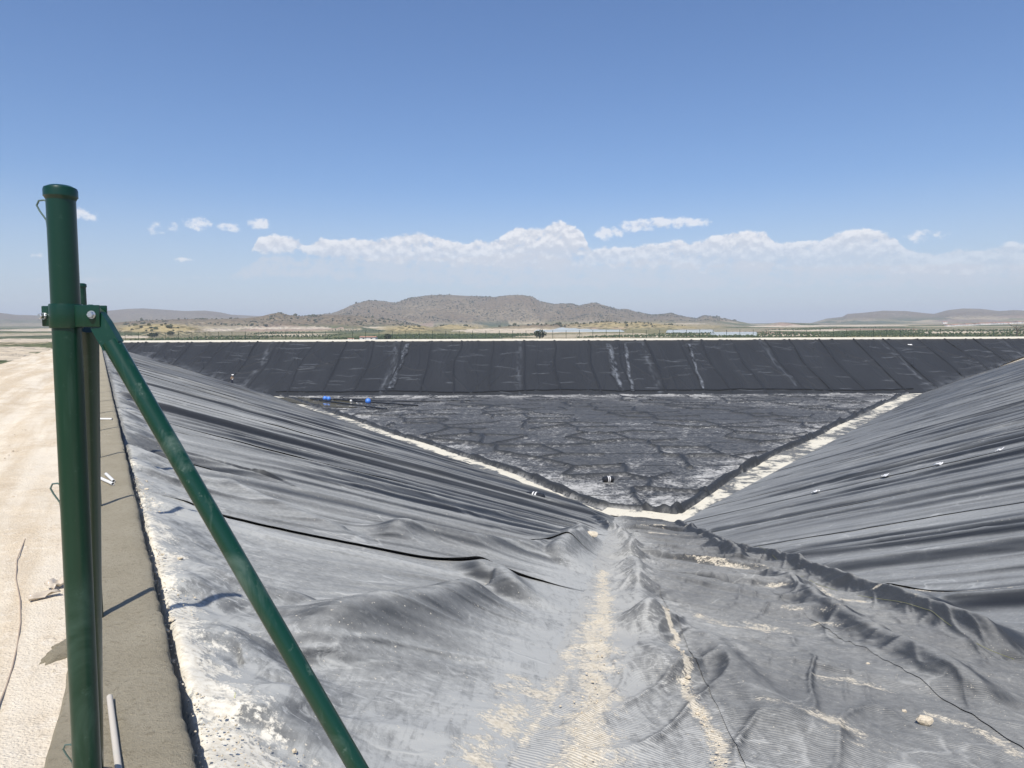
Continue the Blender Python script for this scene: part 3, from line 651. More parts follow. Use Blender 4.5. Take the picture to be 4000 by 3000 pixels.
for i, (s0, s1) in enumerate(zip(s_list, s_list[1:])):
    dist = max(9.0, s0 * .85)
    du = max(0.05, 0.0045 * dist); n = int((s1 - s0 + .18) / du) + 2
    S1 = np.linspace(s0 - .18, s1, n); v0 = right_v0(S1); ok = v0 < VTOP - .2
    if not ok.any(): continue
    S1, v0 = S1[ok], v0[ok]
    m_ = int(min(420, (VTOP - v0.min()) / max(0.07, 0.008 * dist))) + 4
    t_ = np.linspace(0, 1, m_)
    Vv = v0[:, None] + (VTOP - v0[:, None]) * t_[None] - 0.12 * (1 - t_[None]) ** 10; U = np.repeat(S1[:, None], m_, 1)
    SS = U + SKEW * Vv
    X = RV[0] * SS + QV[0] * (QF + Vv); Y = RV[1] * SS + QV[1] * (QF + Vv); base = zR(X, Y)
    vm = VTOP
    wr = Wrinkles(s0 - .5, s1 + .5, vm, 7, 0.14, 0.22, 500 + i, 2.2); wr2 = Wrinkles(s0 - .5, s1 + .5, vm, 18, 0.04, 0.12, 700 + i, .8)
    ff = sstep(0, 1.0, Vv - v0[:, None])
    D = (wr(U, Vv) + wr2(U, Vv)) * ff * sstep(0, .4, U - s0 + .18) * sstep(0, .4, s1 - U)
    if dist < 45: D = np.maximum(D, folds(X, Y))
    D = D + .05 * creases(U + .15 * Vv, Vv, 1.0, 14.0, 461) * ff
    D = D + ff * (0.035 * fbm((U + .2 * Vv) / .5, Vv / 6.0, 81, 3) + 0.022 * fbm(U / .22, Vv / .9, 82, 2))
    D = D + np.exp(-np.maximum(U - s0 + .18, 0) / .16) * (.012 + .018 * (1 + vnoise(Vv / 2.5, Vv * 0 + i, 83))) * sstep(0, .4, Vv - v0[:, None])
    tl = tilt(D, X, Y)
    dust = (0.50 + 0.10 * math.exp(-dist / 25)) * (1 - .45 * sstep(40, 110, dist)) * (1.15 - 1.05 * sstep(.08, .5, tl)) * (1 + .4 * vnoise(U / 2.5, Vv / 7, 84))
    dust = dust * (1 - .8 * np.exp(-((U - s0 + .06) / (.07 if i < 6 else .16)) ** 2))
    ke = ff * sstep(0, .4, U - s0 + .18) * sstep(0, .4, s1 - U); dust = dust * (1 - .85 * wr.flank * ke) * (1 - .4 * wr2.flank * ke) + .12 * wr.crest * ke + .08 * wr2.crest * ke  # painted wrinkle highlight and shade worked into the dust value
    dust = dust + .10 * np.exp(-((U - s1 + .25) / .25) ** 2) * (vnoise(Vv / 3., Vv * 0 + i * 3.1, 85) + .4) * (i in (7, 8, 9, 12, 15))
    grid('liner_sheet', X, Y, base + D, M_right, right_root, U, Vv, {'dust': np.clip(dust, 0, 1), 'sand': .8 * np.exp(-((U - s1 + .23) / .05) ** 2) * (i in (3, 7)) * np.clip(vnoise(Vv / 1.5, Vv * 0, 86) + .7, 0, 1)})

# ------------------------------------------------------------------ far slope sheets
far_root = empty('far_slope', (0, 0, 0), 'dark lined slope across the basin under the pale kerb and fence', 'slope', kind='structure')
def far_v0(X1, side):
    lo = np.zeros_like(X1); hi = np.full_like(X1, RIM_Y - FOOT_Y)
    for _ in range(40):
        m_ = (lo + hi) / 2; y = FOOT_Y + m_; o = np.maximum(np.maximum(zL(X1, y), zR(X1, y)), -H); ins = zF(X1, y) > o
        hi = np.where(ins, m_, hi); lo = np.where(ins, lo, m_)
    return hi
xs_ = [x + rng.uniform(-1.1, 1.1) for x in np.arange(RB[0] + 1.0, RC_[0], 6.9)]
VF = RIM_Y - FOOT_Y
for i, (x0, x1) in enumerate(zip(xs_, xs_[1:])):
    n = int((x1 - x0 + .25) / .17) + 3; X1 = np.linspace(x0 - .25, x1, n); v0 = far_v0(X1, 0); ok = v0 < VF - .3
    if not ok.any(): continue
    X1, v0 = X1[ok], v0[ok]
    if len(X1) < 3: continue
    m_ = 150; t_ = np.linspace(0, 1, m_); Vv = v0[:, None] + (VF - v0[:, None]) * t_[None]
    U = np.repeat(X1[:, None], m_, 1)
    xx = U + 2.2 * vnoise(U / 11, Vv / 13, 96) * np.sin(np.clip(Vv / VF, 0, 1) * math.pi)
    Y = FOOT_Y + Vv; base = zF(xx, Y)
    wr = Wrinkles(x0, x1, VF, 4, 0.10, 0.26, 900 + i, .9)
    D = wr(U, Vv) + .03 * fbm(U / .8, Vv / 3, 91, 3)
    r_ = np.random.default_rng(1200 + i); cre = np.zeros(U.shape)
    for _ in range(r_.integers(6, 11)):                     # creases across the sheet
        vc = r_.uniform(1, VF - 1); sl = r_.uniform(-.28, .18); a0, a1 = sorted(r_.uniform(x0 - .5, x1 + .5, 2))
        if a1 - a0 < 2.5: a1 = a0 + 4
        dd = (Vv - vc - sl * (U - x0) - .25 * np.sin((U - x0) * .8 + vc)) / .12
        cre = np.maximum(cre, np.exp(-dd ** 2) * sstep(a0, a0 + 1, U) * sstep(a1, a1 - 1, U) * r_.uniform(.4, 1))
    D = D + .10 * cre
    for _ in range(3):
        vc = r_.uniform(0, VF); sl = r_.choice([-1, 1]) * r_.uniform(.8, 3.5); a0 = r_.uniform(x0, x1); L_ = r_.uniform(2, 7)
        dd = (Vv - vc - sl * (U - a0) - .12 * (U - a0) ** 2) / math.hypot(1, sl) / .2; D = D + .14 * np.exp(-dd ** 2) * sstep(L_, L_ * .6, np.abs(Vv - vc))
    lapw = np.exp(-((U - x0 + .05) / .22) ** 2); D = D + rng.uniform(.06, .26) * lapw * (1 + .6 * vnoise(Vv / 5, Vv * 0 + i, 92))
    D = D * sstep(0, .5, Vv - v0[:, None]) 
    dust = .016 * (1 + .9 * vnoise(U / 2, Vv / 10, 93)) + .22 * np.clip(vnoise(U / .9, Vv / .6, 97) + .35, 0, 1) * np.exp(-(Vv - v0[:, None]) / 1.1) * (v0[:, None] > .5) + .17 * cre * (1 + vnoise(U / .7, Vv / .7, 94))  # cre term paints light caught by crease tops; the rest is dust
    dust = dust * (1 - .97 * np.exp(-((U - x0 - .02) / .2) ** 2))
    dust = dust + .25 * np.exp(-((U - x1 + 1.2) / .5) ** 2) * np.clip(vnoise(U * 2.5, Vv / 1.2, 95) + .15, 0, 1) * (i % 4 == 1)
    grid('liner_sheet', xx, Y, base + D, M_far, far_root, U, Vv, {'dust': np.clip(dust, 0, 1), 'sand': np.zeros(U.shape)})
# lime that ran down two joints of the far slope
for (pa, pb, wd) in (((2375, 1345), (2425, 1530), .9), ((2440, 1345), (2470, 1530), .5), ((1590, 1345), (1520, 1520), .8), ((2690, 1345), (2745, 1520), .45)):
    a, b_ = hit(*pa, Zs), hit(*pb, Zs); n = 60; t_ = np.linspace(0, 1, n)[:, None] * np.ones((1, 9)); w_ = (np.linspace(-1, 1, 9)[None] * wd * (0.75 + .8 * np.abs(vnoise(t_ * 9, t_ * 0 + wd * 10, 3))))
    X = a[0] + (b_[0] - a[0]) * t_ + w_ + .5 * vnoise(t_ * 6, t_ * 0, 8); Y = a[1] + (b_[1] - a[1]) * t_
    dd = .42 * np.exp(-(np.abs(np.linspace(-1, 1, 9))[None] / .7) ** 2) * np.clip(vnoise(X * 2.0, Y * .8, 33) + vnoise(X * 5, Y * 3, 34) + .42, 0, 1)
    grid('lime_streak', X, Y, zF(X, Y) + .16, M_far, far_root, X, Y, {'dust': dd, 'sand': np.zeros(X.shape)})
hem = []
for j, x in enumerate(np.linspace(FLp[0] + .5, FRp[0] - 1, 60)):
    v = 1.3 + 0.8 * math.sin(x * .16) * (vnoise(np.float64(x / 9), np.float64(0), 4) + .3) + .25 * abs(math.sin(x * .455))
    hem.append((x, FOOT_Y + v, -H + v / GF + .10))
MB().tube(hem, .17, 6).build('lower_hem', M_black, far_root)

# ------------------------------------------------------------------ basin floor
floor_root = empty('basin_floor', (0, 0, 0), 'flat black lined basin floor with a web of wrinkles and white dust', 'floor', kind='structure')
FLW = EDGE + GL * (H + TOPZ)                                  # p coordinate of the left foot
vpts = []
for yy in np.arange(36, 150, 5.2):
    for xx in np.arange(-60, 95, 6.0): vpts.append((xx + rng.uniform(-2.6, 2.6), yy + rng.uniform(-2.3, 2.3)))
vpts = np.array(vpts)
def web(X, Y):
    Xw = X + .6 * vnoise(X / 3, Y / 3, 141); Yw = Y + .6 * vnoise(X / 3, Y / 3, 142)
    ids = np.nonzero((vpts[:, 1] > Y.min() - 14) & (vpts[:, 1] < Y.max() + 14))[0]
    f1 = np.full(X.shape, 1e9); f2 = np.full(X.shape, 1e9); i1 = np.zeros(X.shape, int); i2 = np.zeros(X.shape, int)
    for j in ids:
        a, b_ = vpts[j]; d = np.hypot(Xw - a, Yw - b_); w = d < f1
        f2 = np.where(w, f1, np.minimum(f2, d)); i2 = np.where(w, i1, np.where(d <= f2, j, i2)); f1 = np.where(w, d, f1); i1 = np.where(w, j, i1)
    lo = np.minimum(i1, i2); hi = np.maximum(i1, i2); hsh = ((lo * 7919 + hi * 104729) % 1000) / 1000.0
    return (f2 - f1), hsh
def xl(y): return (FLW - PV[1] * y) / PV[0]
def xr(y): return (QF - QV[1] * y) / QV[0]
ysn = float(NL[1]) - 1.5
yst = [ysn, 52.5, 58.5, 64.5, 71, 78, 85, 92, 99, 106, 113, 120, 127, 134, FOOT_Y + .3]
for i, (y0, y1) in enumerate(zip(yst, yst[1:])):
    dy = max(.16, .0028 * y0); n = int((y1 - y0 + .3) / dy) + 2
    Y1 = np.linspace(y0 - .25, y1, n); Y1c = np.maximum(Y1, ysn)
    # near end of the floor is a short edge NL-NR
    xa = xl(Y1c) + .2; xb = xr(Y1c) - .2
    m_ = int((xb - xa).max() / max(.16, .0022 * y0)) + 3; t_ = np.linspace(0, 1, m_)
    X = xa[:, None] + (xb - xa)[:, None] * t_[None]; Y = np.repeat(Y1[:, None], m_, 1)
    w_, hs = web(X, Y)
    amp = np.where(hs < .6, .20 + .18 * hs, .02)
    rid = np.exp(-(w_ / .34) ** 2)
    D = amp * rid + .03 * fbm(X / 1.2, Y / 1.2, 151, 4) + .03 * fbm(X / 4, Y / .9, 152, 3)
    D = D + .02 * np.exp(-np.maximum(Y - y0 + .25, 0) / .2)
    # raised roll of the sheet beside the silt channels
    dl = PV[0] * X + PV[1] * Y - FLW; dr = QF - (QV[0] * X + QV[1] * Y)
    nf = .35 + .65 * sstep(46, 62, Y); wl = (1.7 + .5 * vnoise(Y / 6, Y * 0, 161)) * nf; wr_ = (2.4 + .6 * vnoise(Y / 7, Y * 0, 162)) * nf; dn = -((X - NL[0]) * nv[0] + (Y - NL[1]) * nv[1]) - 2.1 - .4 * vnoise(X / 1.5, X * 0, 165)
    roll = np.exp(-((dl - wl - .35) / .30) ** 2) * (.40 + .3 * vnoise(Y / 2.0, X * 0, 163)) + np.exp(-((dr - wr_ - .35) / .32) ** 2) * (.45 + .3 * vnoise(Y / 2.2, X * 0, 164))
    roll = np.maximum(roll, np.exp(-((dn - .3) / .28) ** 2) * .35 * (dl > wl) * (dr > wr_)) * sstep(-.1, .3, dn)
    D = D + roll
    inside = sstep(-.15, .15, dl - wl) * sstep(-.15, .15, dr - wr_) * sstep(-.15, .15, dn)
    D = D * inside - .16 * (1 - inside)
    clean = np.clip(rid * (hs < .6) * 1.3 + roll * 4 + .4 * np.exp(-((Y - y0 + .1) / .2) ** 2), 0, 1)
    edge = np.minimum(dl, dr)
    dust = .02 + .06 * np.exp(-((edge - 3) / 3.0) ** 2) + .10 * sstep(128, 138, Y) + .055 * np.exp(-((Y - 49) / 6) ** 2) - .03 * sstep(78, 95, Y) * sstep(125, 108, Y)
    grid('liner_sheet', X, Y, -H + D, M_floor, floor_root, X, Y, {'dust': dust, 'clean': clean})
# silt channels along both feet
def silt_material():
    m, t, b = new_mat('silt'); geo = t.add('ShaderNodeNewGeometry').outputs['Position']
    a = t.noise(geo, .55, 6, .68, .8); f = t.noise(geo, 3.0, 5, .7)
    k = t.math('ADD', a, t.math('ADD', t.math('MULTIPLY', t.math('SUBTRACT', f, .5), .35), t.attr('dust').outputs['Fac']))
    col = t.mixc(t.mapr(k, .45, .58), (0.10, 0.105, 0.105), (0.60, 0.56, 0.455)); col = t.mixc(t.mapr(f, .5, .7, 0, .5), col, (0.50, 0.44, 0.33))
    t.l.new(col, b.inputs['Base Color']); b.inputs['Roughness'].default_value = .8; bump(t, b, f, .3, .1); return m
M_silt = silt_material()
def channel(name, label, line0, line1, wfun, sgn_dir, seed, ztop):
    n = 260; t_ = np.linspace(0, 1, n)[:, None]; w_ = np.linspace(0, 1, 12)[None]
    bx = line0[0] + (line1[0] - line0[0]) * t_; by = line0[1] + (line1[1] - line0[1]) * t_
    wd = wfun(by) ; X = bx + sgn_dir[0] * wd * w_; Y = by + sgn_dir[1] * wd * w_
    Z = -H + ztop + .05 * fbm(X / 1.5, Y / 1.5, seed, 3)
    dust = .11 * np.sin(math.pi * w_) * np.ones_like(X) - .03 + .30 * vnoise(by / 7 + w_ * 0, w_ * 2.5, seed + 3)
    o = grid(name, X, Y, Z, M_silt, None, X, Y, {'dust': dust}); tag(o, label, 'ground', kind='structure')
channel('silt_channel', 'cream silt lying in the channel below the dusty left slope', NL[:2], FLp, lambda y: (1.9 + .5 * vnoise(y / 6, y * 0, 161)) * (.4 + .6 * sstep(46, 62, y)), PV, 5, -.02)
channel('silt_channel', 'cream silt lying in the channel below the dark right slope', NR[:2], FRp, lambda y: (2.7 + .6 * vnoise(y / 7, y * 0, 162)) * (.4 + .6 * sstep(46, 62, y)), -QV, 6, -.02)
e0 = np.array([NL[0] - .6, NL[1] + .3]); e1 = np.array([NR[0] + .6, NR[1] - .3])
channel('silt_channel', 'short cream silt bar at the bottom of the corner ramp', e0, e1, lambda y: 2.6 + y * 0, -nv, 7, .06)

# ------------------------------------------------------------------ kerbs
def uvp(u, p): return K * u + PV * p
def kerb_strip():
    us = [UA - .35]; 
    while us[-1] < UB: us.append(us[-1] + max(.03, .006 * max(us[-1], 2.0)))
    us = np.array(us)
    prof = [(-.19, -.30), (-.19, -.02), (-.175, 0.0), (-.10, .002), (0, .003), (.08, .004), (.16, .004), (.215, .002), (.238, -.008), (.25, -.03), (.252, -.10), (.255, -.25), (.26, -.40), (.26, -.75)]
    Pp = np.array(prof); U = np.repeat(us[:, None], len(prof), 1); p = np.repeat(Pp[None, :, 0], len(us), 0).copy(); z = np.repeat(Pp[None, :, 1], len(us), 0).copy()
    nz = fbm(U / .25, p / .1, 171, 4); fr = np.arange(len(prof)) >= 7
    p += np.where(fr[None], .012 * fbm(U / .35, z / .2, 172, 2) + .016 * fbm(U / .05, z / .05, 174, 3), 0); p[:, :3] += (.05 * fbm(us / .5, us * 0, 173, 3))[:, None] - .05 * np.exp(-((us - 3.1) / .5) ** 2)[:, None]
    z += np.where(np.abs(z) < .05, .010 * nz, 0)
    X = K[0] * U + PV[0] * p; Y = K[1] * U + PV[1] * p
    o = grid('concrete_kerb', X, Y, z, M_conc); tag(o, 'long rough concrete kerb between the gravel track and the lined slope', 'kerb', kind='structure')
kerb_strip()
def bar(name, a, b_, inner, z0, z1, width, mat, label):
    """straight kerb from a to b_, width to the outside (direction inner points into the basin)"""
    a, b_ = np.array(a), np.array(b_); L = np.hypot(*(b_ - a)); n = int(L / .8) + 2; t_ = np.linspace(0, 1, n)[:, None]
    prof = np.array([(0, z0), (0, z1 - .03), (.03, z1), (width - .03, z1 + .002), (width, z1 - .03), (width, z0)])
    X = a[0] + (b_[0] - a[0]) * t_ - inner[0] * prof[None, :, 0]; Y = a[1] + (b_[1] - a[1]) * t_ - inner[1] * prof[None, :, 0]
    Z = prof[None, :, 1] + .015 * fbm(X / 2, Y / 2, 5, 2)
    o = grid(name, X, Y, Z, mat); tag(o, label, 'kerb', kind='structure')
bar('concrete_kerb', (RB[0] - .4, RIM_Y - .05), (RC_[0] + .4, RIM_Y - .05), (0, -1), -.6, .42, .5, M_farconc, 'pale concrete kerb along the top of the far slope')
bar('concrete_kerb', RA + PV * 0.02 - K * .1, RD, -nv, -.9, 0.004, .5, M_conc, 'concrete kerb above the corner ramp')
bar('concrete_kerb', RD, RC_, -QV, -.7, 0.0, .5, M_conc, 'concrete kerb along the top of the right slope')

# ------------------------------------------------------------------ crest track and embankment
def crest():
    us = [-4.0]
    while us[-1] < UB + 3: us.append(us[-1] + max(.035, .0065 * max(us[-1], 1.0)))
    us = np.array(us); ps = np.concatenate([np.linspace(-5.4, -1.6, 60), np.linspace(-1.57, -.13, 60)])
    U = np.repeat(us[:, None], len(ps), 1); p = np.repeat(ps[None], len(us), 0)
    X = K[0] * U + PV[0] * p; Y = K[1] * U + PV[1] * p
    Z = -.03 + .05 * fbm(U / 6, p / .8, 181, 3) + .03 * fbm(U / .6, p / .6, 182, 4) * sstep(-.2, -.6, p) + .010 * fbm(U / .22, p / .22, 183, 3) * (U < 14)
    Z -= .25 * sstep(-4.9, -5.4, p)
    Z -= .05 * np.exp(-((p + 1.6) / .3) ** 2) + .05 * np.exp(-((p + 3.5) / .35) ** 2)
    o = grid('gravel_track', X, Y, Z, M_track, None, U, p); tag(o, 'pale crushed limestone track on the crest beside the kerb', 'track', kind='structure')
    # crest round the other sides and the outer banks
    wd = 5.3
    oB = isect(PV * (EDGE - wd - .5), K, (0, RIM_Y + wd), (1., 0)); oC = isect(QV * (QRIM + wd), RV, (0, RIM_Y + wd), (1., 0)); oD = isect(QV * (QRIM + wd), RV, top_pt + nv * wd, ev); oA = isect(PV * (EDGE - wd - .5), K, top_pt + nv * wd, ev)
    inn = [RA - K * .3, RB, RC_, RD]; out = [oA, oB, oC, oD]; zi = [-.06, .36, .36, -.06]; zo = [-.2, .3, .3, -.2]
    inn = [inn[0] + nv * .3, inn[1] + np.array([0, .45]), inn[2] + np.array([0, .45]), inn[3] + nv * .3]
    vs = [(*a, z) for a, z in zip(inn, zi)] + [(*a, z) for a, z in zip(out, zo)]
    o = mesh_np('crest_ground', vs, [(1, 5, 6, 2), (2, 6, 7, 3), (3, 7, 4, 0)], M_road, smooth=False); tag(o, 'pale earth crest around the far sides of the basin', 'ground', kind='structure')
    bw = 30
    q = [isect(PV * (EDGE - wd - .5 - bw), K, top_pt + nv * (wd + bw), ev), isect(PV * (EDGE - wd - .5 - bw), K, (0, RIM_Y + wd + bw), (1., 0)), isect(QV * (QRIM + wd + bw), RV, (0, RIM_Y + wd + bw), (1., 0)), isect(QV * (QRIM + wd + bw), RV, top_pt + nv * (wd + bw), ev)]
    vs = [(*a, z - .25) for a, z in zip(out, zo)] + [(*a, -15.5) for a in q]
    o = mesh_np('outer_bank', vs, [(0, 4, 5, 1), (1, 5, 6, 2), (2, 6, 7, 3), (3, 7, 4, 0)], M_bank, smooth=False); tag(o, 'bare earth bank falling outward from the crest of the basin', 'ground', kind='structure')
crest()

# ------------------------------------------------------------------ plain and hills
def prof(pts, R):
    az = []; zz = []
    for x, y in pts:
        d = ray(x, y); az.append(math.atan2(d[0], d[1])); zz.append(CZ + d[2] / math.hypot(d[0], d[1]) * R)
    return np.array(az), np.array(zz)
def base_z(r): return -13 + .0152 * np.maximum(0, r - 320) ** 1.0
LAYERS = [  # distance, front width, back width, skyline
    (4300, 1500, 1500, [(900, 1268), (1100, 1240), (1200, 1234), (1300, 1224), (1340, 1208), (1380, 1190), (1440, 1175), (1500, 1178), (1545, 1185), (1600, 1165), (1680, 1154), (1760, 1153), (1850, 1158), (1930, 1162), (1985, 1155), (2040, 1154), (2080, 1160), (2110, 1178), (2160, 1188), (2230, 1187), (2260, 1195), (2320, 1183), (2370, 1197), (2420, 1211), (2450, 1208), (2480, 1218), (2550, 1231), (2620, 1224), (2670, 1236), (2720, 1245), (2750, 1233), (2800, 1238), (2860, 1250), (2930, 1264), (3000, 1290)]),
    (6500, 1500, 1500, [(-3000, 1200), (-1500, 1225), (-600, 1200), (0, 1222), (60, 1230), (180, 1233), (300, 1225), (400, 1216), (500, 1207), (560, 1205), (640, 1210), (720, 1215), (800, 1213), (860, 1220), (900, 1229), (1000, 1234), (1200, 1240), (1400, 1290)]),
    (6200, 1500, 1500, [(3050, 1290), (3170, 1262), (3230, 1244), (3290, 1238), (3310, 1226), (3370, 1222), (3450, 1213), (3540, 1215), (3600, 1222), (3650, 1226), (3700, 1212), (3760, 1205), (3830, 1206), (3900, 1215), (3960, 1211), (4000, 1213), (4300, 1205), (5000, 1225), (7000, 1210)]),
    (2500, 500, 600, [(200, 1262), (430, 1262), (560, 1252), (700, 1247), (850, 1246), (950, 1243), (1010, 1238), (1060, 1226), (1090, 1221), (1130, 1231), (1180, 1236), (1290, 1229), (1400, 1233), (1500, 1246), (1600, 1262), (1700, 1280)]),
    (1350, 170, 200, [(420, 1296), (470, 1280), (540, 1270), (620, 1265), (690, 1270), (760, 1281), (820, 1296)]),
    (1500, 150, 260, [(1480, 1296), (1540, 1281), (1600, 1271), (1650, 1274), (1720, 1290)]),
    (1750, 180, 300, [(1620, 1296), (1700, 1279), (1760, 1268), (1800, 1274), (1900, 1282), (2000, 1274), (2080, 1268), (2200, 1268), (2300, 1262), (2380, 1255), (2440, 1262), (2500, 1255), (2600, 1268), (2680, 1274), (2800, 1290)]),
    (2900, 250, 300, [(2950, 1290), (3000, 1264), (3050, 1259), (3110, 1262), (3200, 1266), (3300, 1290)]),
]
LAYERS = [(R, wf, wb, *prof(p, R)) for R, wf, wb, p in LAYERS]
def terrain(az, r):
    z = base_z(r); z = z + sstep(500, 1500, r) * 1.8 * fbm(r * np.sin(az) / 260, r * np.cos(az) / 260, 201, 3); hill = np.zeros(r.shape); add = np.zeros(r.shape)
    x, y = r * np.sin(az), r * np.cos(az)
    for i, (R, wf, wb, a, zz) in enumerate(LAYERS):
        top = np.interp(az, a, zz, left=-999, right=-999) - base_z(np.full(az.shape, float(R)))
        top = np.maximum(top, 0)
        s = (r - R); q = np.where(s < 0, -s / wf, s / wb)
        gul = fbm(x / (wf * .30), y / (wf * .55), 211 + i, 5, .55)
        q2 = np.clip(q * (1 + .55 * gul) , 0, 1)
        b_ = np.where(q < 1.25, (1 - sstep(0, 1, q2)), 0)
        hh = top * b_ + top * .10 * gul * b_ * (1 - b_) * 4
        w = hh > add; add = np.maximum(add, hh); hill = np.maximum(hill, sstep(.02, .10, top / R * b_ * 12))
    return z + add, hill
def ground():
    fine = np.radians(np.linspace(-46, 46, 760)); side = np.radians(np.concatenate([np.linspace(-180, -47, 60), ])); az = np.concatenate([side, fine, -side[::-1]])
    r = np.concatenate([[1.0, 60, 150], np.geomspace(210, 900, 60), np.geomspace(915, 7200, 250), np.geomspace(7400, 14000, 8)])
    A, Rr = np.meshgrid(az, r, indexing='ij'); Z, hill = terrain(A, Rr); Z[:, :3] = -15
    hidden = Rr > 7300; Z[hidden] = np.minimum(Z[hidden], 60)
    XX, YY = Rr * np.sin(A), Rr * np.cos(A); dz = Z - CZ
    # bare limestone fields and dry golden grass, by where they lie on the plain
    dep = np.maximum(YY * cp - dz * sp, 1.0); qx, qy = XX / dep, (YY * sp + dz * cp) / dep; PX = 2000 + F * (qx * cr + qy * sr); PY = 1500 - F * (-qx * sr + qy * cr)
    cream = np.zeros(Z.shape); gold = np.zeros(Z.shape); front = (YY > 300) & (np.abs(A) < .9)
    for cx, cy, wx, wy in ((2010, 1292, 270, 11), (700, 1289, 280, 7), (1120, 1281, 240, 6), (2900, 1309, 420, 5), (3150, 1290, 180, 5), (3300, 1272, 260, 3), (3080, 1275, 160, 4), (480, 1316, 130, 5), (100, 1330, 260, 8), (150, 1290, 200, 5), (3700, 1298, 220, 5), (2560, 1314, 90, 4), (1500, 1279, 90, 4), (2650, 1265, 120, 3), (60, 1365, 200, 12), (0, 1392, 260, 18), (1150, 1310, 160, 5)):
        cream = np.maximum(cream, front * (1 - ((PX - cx) / wx) ** 2 - ((PY - cy) / wy) ** 2 + .5 * vnoise(PX / 40, PY / 4, 12) > .25))
    for cx, cy, wx, wy in ((620, 1282, 210, 20), (1590, 1282, 130, 14), (1800, 1276, 120, 12), (2450, 1270, 280, 14), (2700, 1275, 160, 10)):
        gold = np.maximum(gold, front * np.clip(1.6 - 1.6 * ((PX - cx) / wx) ** 2 - 1.6 * ((PY - cy) / wy) ** 2, 0, 1))
    o = grid('ground', XX, YY, Z, M_plain, None, None, None, {'hill': hill, 'cream': cream, 'gold': gold})
    tag(o, 'farmed plain rising to scrub covered hills', 'ground', kind='structure')
def plain_material():
    m, t, b = new_mat('plain'); geo = t.add('ShaderNodeNewGeometry').outputs['Position']; hill = t.attr('hill').outputs['Fac']
    v = t.add('ShaderNodeTexVoronoi', feature='F1', distance='CHEBYCHEV'); t.set(v.inputs['Vector'], t.scale(geo, (1, .55, 0))); v.inputs['Scale'].default_value = .0052; v.inputs['Randomness'].default_value = .9
    sepc = t.add('ShaderNodeSeparateColor'); t.l.new(v.outputs['Color'], sepc.inputs[0]); rr, gg = sepc.outputs[0], sepc.outputs[1]
    nn = t.noise(geo, .012, 5, .6)
    ramp = t.add('ShaderNodeValToRGB'); ramp.color_ramp.interpolation = 'CONSTANT'; e = ramp.color_ramp.elements
    stops = [(0.0, (.12, .135, .06)), (.2, (.22, .20, .10)), (.34, (.40, .33, .21)), (.46, (.085, .105, .05)), (.60, (.30, .25, .15)), (.72, (.47, .40, .28)), (.84, (.10, .12, .06)), (.93, (.38, .27, .20))]
    while len(e) < len(stops): e.new(.5)
    for q, (p_, c_) in zip(e, stops): q.position = p_; q.color = (*c_, 1)
    t.set(ramp.inputs[0], rr)
    field = t.mixc(t.mapr(nn, .35, .7, 0, .35), ramp.outputs[0], (.24, .21, .13))
    # crop rows where the cell colour asks for them
    w = t.add('ShaderNodeTexWave', bands_direction='DIAGONAL'); t.set(w.inputs['Vector'], geo); w.inputs['Scale'].default_value = .045; w.inputs['Distortion'].default_value = .6
    rows = t.math('MULTIPLY', t.mapr(w.outputs['Fac'], .35, .65), t.mapr(gg, .62, .64))
    field = t.mixc(t.math('MULTIPLY', rows, .75), field, (.07, .085, .045))
    sc1 = t.noise(geo, .05, 5, .7); dots = t.add('ShaderNodeTexVoronoi', feature='F1'); t.set(dots.inputs['Vector'], t.scale(geo, (1, 1, 1))); dots.inputs['Scale'].default_value = .075
    big = t.noise(geo, .0035, 4, .6)
    scrub = t.math('MULTIPLY', t.mapr(dots.outputs['Distance'], .5, .28), t.mapr(t.math('ADD', sc1, t.math('MULTIPLY', big, .8)), .75, 1.02, 0, .72))
    hcol = t.mixc(t.mapr(big, .4, .65), (.19, .145, .09), (.25, .20, .13)); hcol = t.mixc(t.mapr(sc1, .45, .7, 0, .5), hcol, (.13, .115, .08))
    hcol = t.mixc(scrub, hcol, (.060, .068, .038))
    field = t.mixc(t.attr('cream').outputs['Fac'], field, t.mixc(nn, (.50, .41, .29), (.62, .54, .42)))
    gcol = t.mixc(scrub, t.mixc(sc1, (.30, .235, .11), (.42, .345, .19)), (.07, .075, .035))
    mixd = t.mixc(t.attr('gold').outputs['Fac'], t.mixc(hill, field, hcol), gcol)
    t.l.new(mixd, b.inputs['Base Color']); b.inputs['Roughness'].default_value = 1; b.inputs['Specular IOR Level'].default_value = 0.05
    bump(t, b, t.math('ADD', t.math('MULTIPLY', big, 6.0), t.math('ADD', sc1, scrub)), .8, 12.0)
    return m
M_plain = plain_material()
ground()
def Tz(x, y):
    z, _ = terrain(np.array([math.atan2(x, y)]), np.array([math.hypot(x, y)])); return float(z[0])

# scrub and orchard bushes: uncounted masses
ICO = None
def bushes(name, X, Y, S, mat, label, seed, tall=.8):
    r_ = np.random.default_rng(seed); bm = bmesh.new(); bmesh.ops.create_icosphere(bm, subdivisions=1, radius=1); base = np.array([v.co[:] for v in bm.verts]); fc = np.array([[v.index for v in f.verts] for f in bm.faces]); bm.free()
    n = len(X); A = np.arctan2(X, Y); Z, _ = terrain(A, np.hypot(X, Y))
    J = 1 + r_.uniform(-.35, .35, (n, len(base), 1)); Vt = base[None] * J * np.stack([S, S, S * tall], -1)[:, None, :] * r_.uniform(.8, 1.2, (n, 1, 3)) + np.stack([X, Y, Z + S * tall * .55], -1)[:, None, :]
    Fc = fc[None] + (np.arange(n) * len(base))[:, None, None]
    o = mesh_np(name, Vt.reshape(-1, 3), Fc.reshape(-1, 3), mat, smooth=False); tag(o, label, 'vegetation', kind='stuff'); return o
